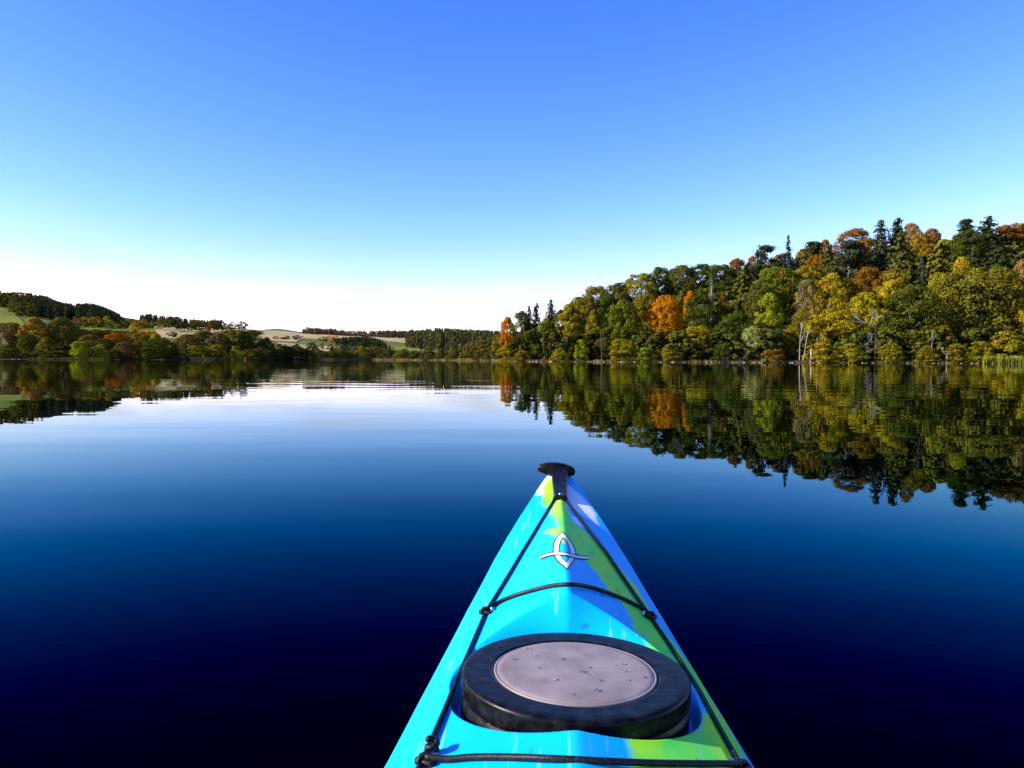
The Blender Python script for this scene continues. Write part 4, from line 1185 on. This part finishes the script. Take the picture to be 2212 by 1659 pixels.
link('rivet', mesh('rivet', *lathe([(.0048, zt - .004), (.0048, zt + .0015), (.003, zt + .0028)], 16, .0, 2.103), M_STEEL, True), handle)
# T bar: outline in x-z, extruded along y with rounded edges
oc = [(-.054, .004), (-.055, -.006), (-.050, -.013), (-.036, -.017), (-.024, -.022), (-.010, -.021), (.010, -.021), (.024, -.022), (.040, -.020), (.052, -.016), (.056, -.006), (.053, .003),
      (.044, .009), (.028, .014), (.010, .0165), (-.012, .0165), (-.030, .014), (-.046, .010)]
zb_ = float(k_zc(2.34)) + .018
V = []; Fc = []
tilt = R(2.5)
for (yy_, sc_b) in ((2.322, .86), (2.326, .97), (2.332, 1.0), (2.346, 1.0), (2.352, .96), (2.355, .85)):
    for x_, z_ in oc:
        x2, z2 = x_ * (1 - (1 - sc_b) * .3), z_ * sc_b
        V.append((-.009 + x2 * math.cos(tilt) + z2 * math.sin(tilt), yy_ - abs(x_) * .12, zb_ - x2 * math.sin(tilt) + z2 * math.cos(tilt)))
n = len(oc)
for k in range(5):
    for j in range(n): Fc.append((k * n + j, k * n + (j + 1) % n, (k + 1) * n + (j + 1) % n, (k + 1) * n + j))
Fc += [tuple(range(n))[::-1], tuple(5 * n + j for j in range(n))]
link('handle_bar', mesh('handle_bar', V, Fc, M_RUB, True), handle)

# emblem: white pointed oval crossed by a wave, dark outline
def emat(name, c):
    m_, N_, L_, b_ = mat_new(name); b_.inputs['Base Color'].default_value = (*c, 1); b_.inputs['Roughness'].default_value = .4; return m_
M_WHT = noise_mat('white_decal', (.78, .78, .80), (.84, .84, .86), 120, .4)
M_OUT = noise_mat('decal_outline', (.01, .012, .03), (.02, .02, .04), 50, .5)
Z = lambda zx, zy: (948.0 + zx * .2016, 1059.3 + zy * .2016)


def ribbon(name, A, B, lift, mat, parent, closed=False):
    """strip between two outlines given in photo pixels, laid on the deck"""
    a = catmull(plan(A), 6); c = catmull(plan(B), 6)
    V = []; Fc = []; m_ = 4
    for i in range(len(a)):
        for k in range(m_ + 1):
            p = a[i] + (c[i] - a[i]) * k / m_; V.append(on(p[0], p[1], lift))
    for i in range(len(a) - 1):
        for k in range(m_): Fc.append((i * (m_ + 1) + k, (i + 1) * (m_ + 1) + k, (i + 1) * (m_ + 1) + k + 1, i * (m_ + 1) + k + 1))
    return link(name, mesh(name, V, Fc, mat, True), parent)


OUTL = [Z(*p) for p in [(1320, 455), (1255, 535), (1233, 610), (1240, 690), (1285, 765), (1372, 842)]]
INNL = [Z(*p) for p in [(1326, 505), (1295, 560), (1282, 615), (1285, 672), (1315, 730), (1367, 782)]]
OUTR = [Z(*p) for p in [(1320, 455), (1400, 540), (1440, 610), (1460, 690), (1430, 765), (1372, 842)]]
INNR = [Z(*p) for p in [(1326, 505), (1370, 550), (1400, 610), (1412, 680), (1398, 730), (1367, 782)]]
def grow(P, Q, k):
    P, Q = np.array(P), np.array(Q); d = P - Q; d /= np.linalg.norm(d, axis=1)[:, None]; return [tuple(p) for p in P + d * k]
emb = ribbon('emblem', OUTL, INNL, .0009, M_WHT, kay); emb['label'] = 'white pointed oval emblem crossed by a wave line'
ribbon('emblem_side', OUTR, INNR, .0009, M_WHT, emb)
WT = [Z(*p) for p in [(1085, 714), (1160, 686), (1250, 673), (1340, 676), (1420, 693), (1510, 712), (1610, 719)]]
WB = [Z(*p) for p in [(1090, 735), (1165, 706), (1250, 693), (1340, 696), (1415, 714), (1505, 733), (1608, 739)]]
ribbon('emblem_wave', WT, WB, .0014, M_WHT, emb)
ribbon('emblem_outline', grow(OUTL, INNL, 3.0), grow(INNL, OUTL, 2.2), .0005, M_OUT, emb)
ribbon('emblem_outline', grow(OUTR, INNR, 3.0), grow(INNR, OUTR, 2.2), .0005, M_OUT, emb)
ribbon('emblem_outline', grow(WT, WB, 2.4), grow(WB, WT, 2.4), .0011, M_OUT, emb)

# cockpit rim and seat (below the frame)
a = np.linspace(0, 2 * math.pi, 60)
P = np.stack([CK[0] + (CA + .004) * np.cos(a), CK[1] + (CB + .006) * np.sin(a)], 1)
zc_ = [float(deck(p[0] * .98, p[1])) + .016 for p in P]
V, Fc = tube(np.column_stack([P, zc_]), .017, 8, False)
link('cockpit_rim', mesh('cockpit_rim', V, Fc, M_RUB, True), kay)
link('seat', mesh('seat', *rbox(0, -.05, .03, .17, .19, .05, 0, .5), M_RUB, True), kay)
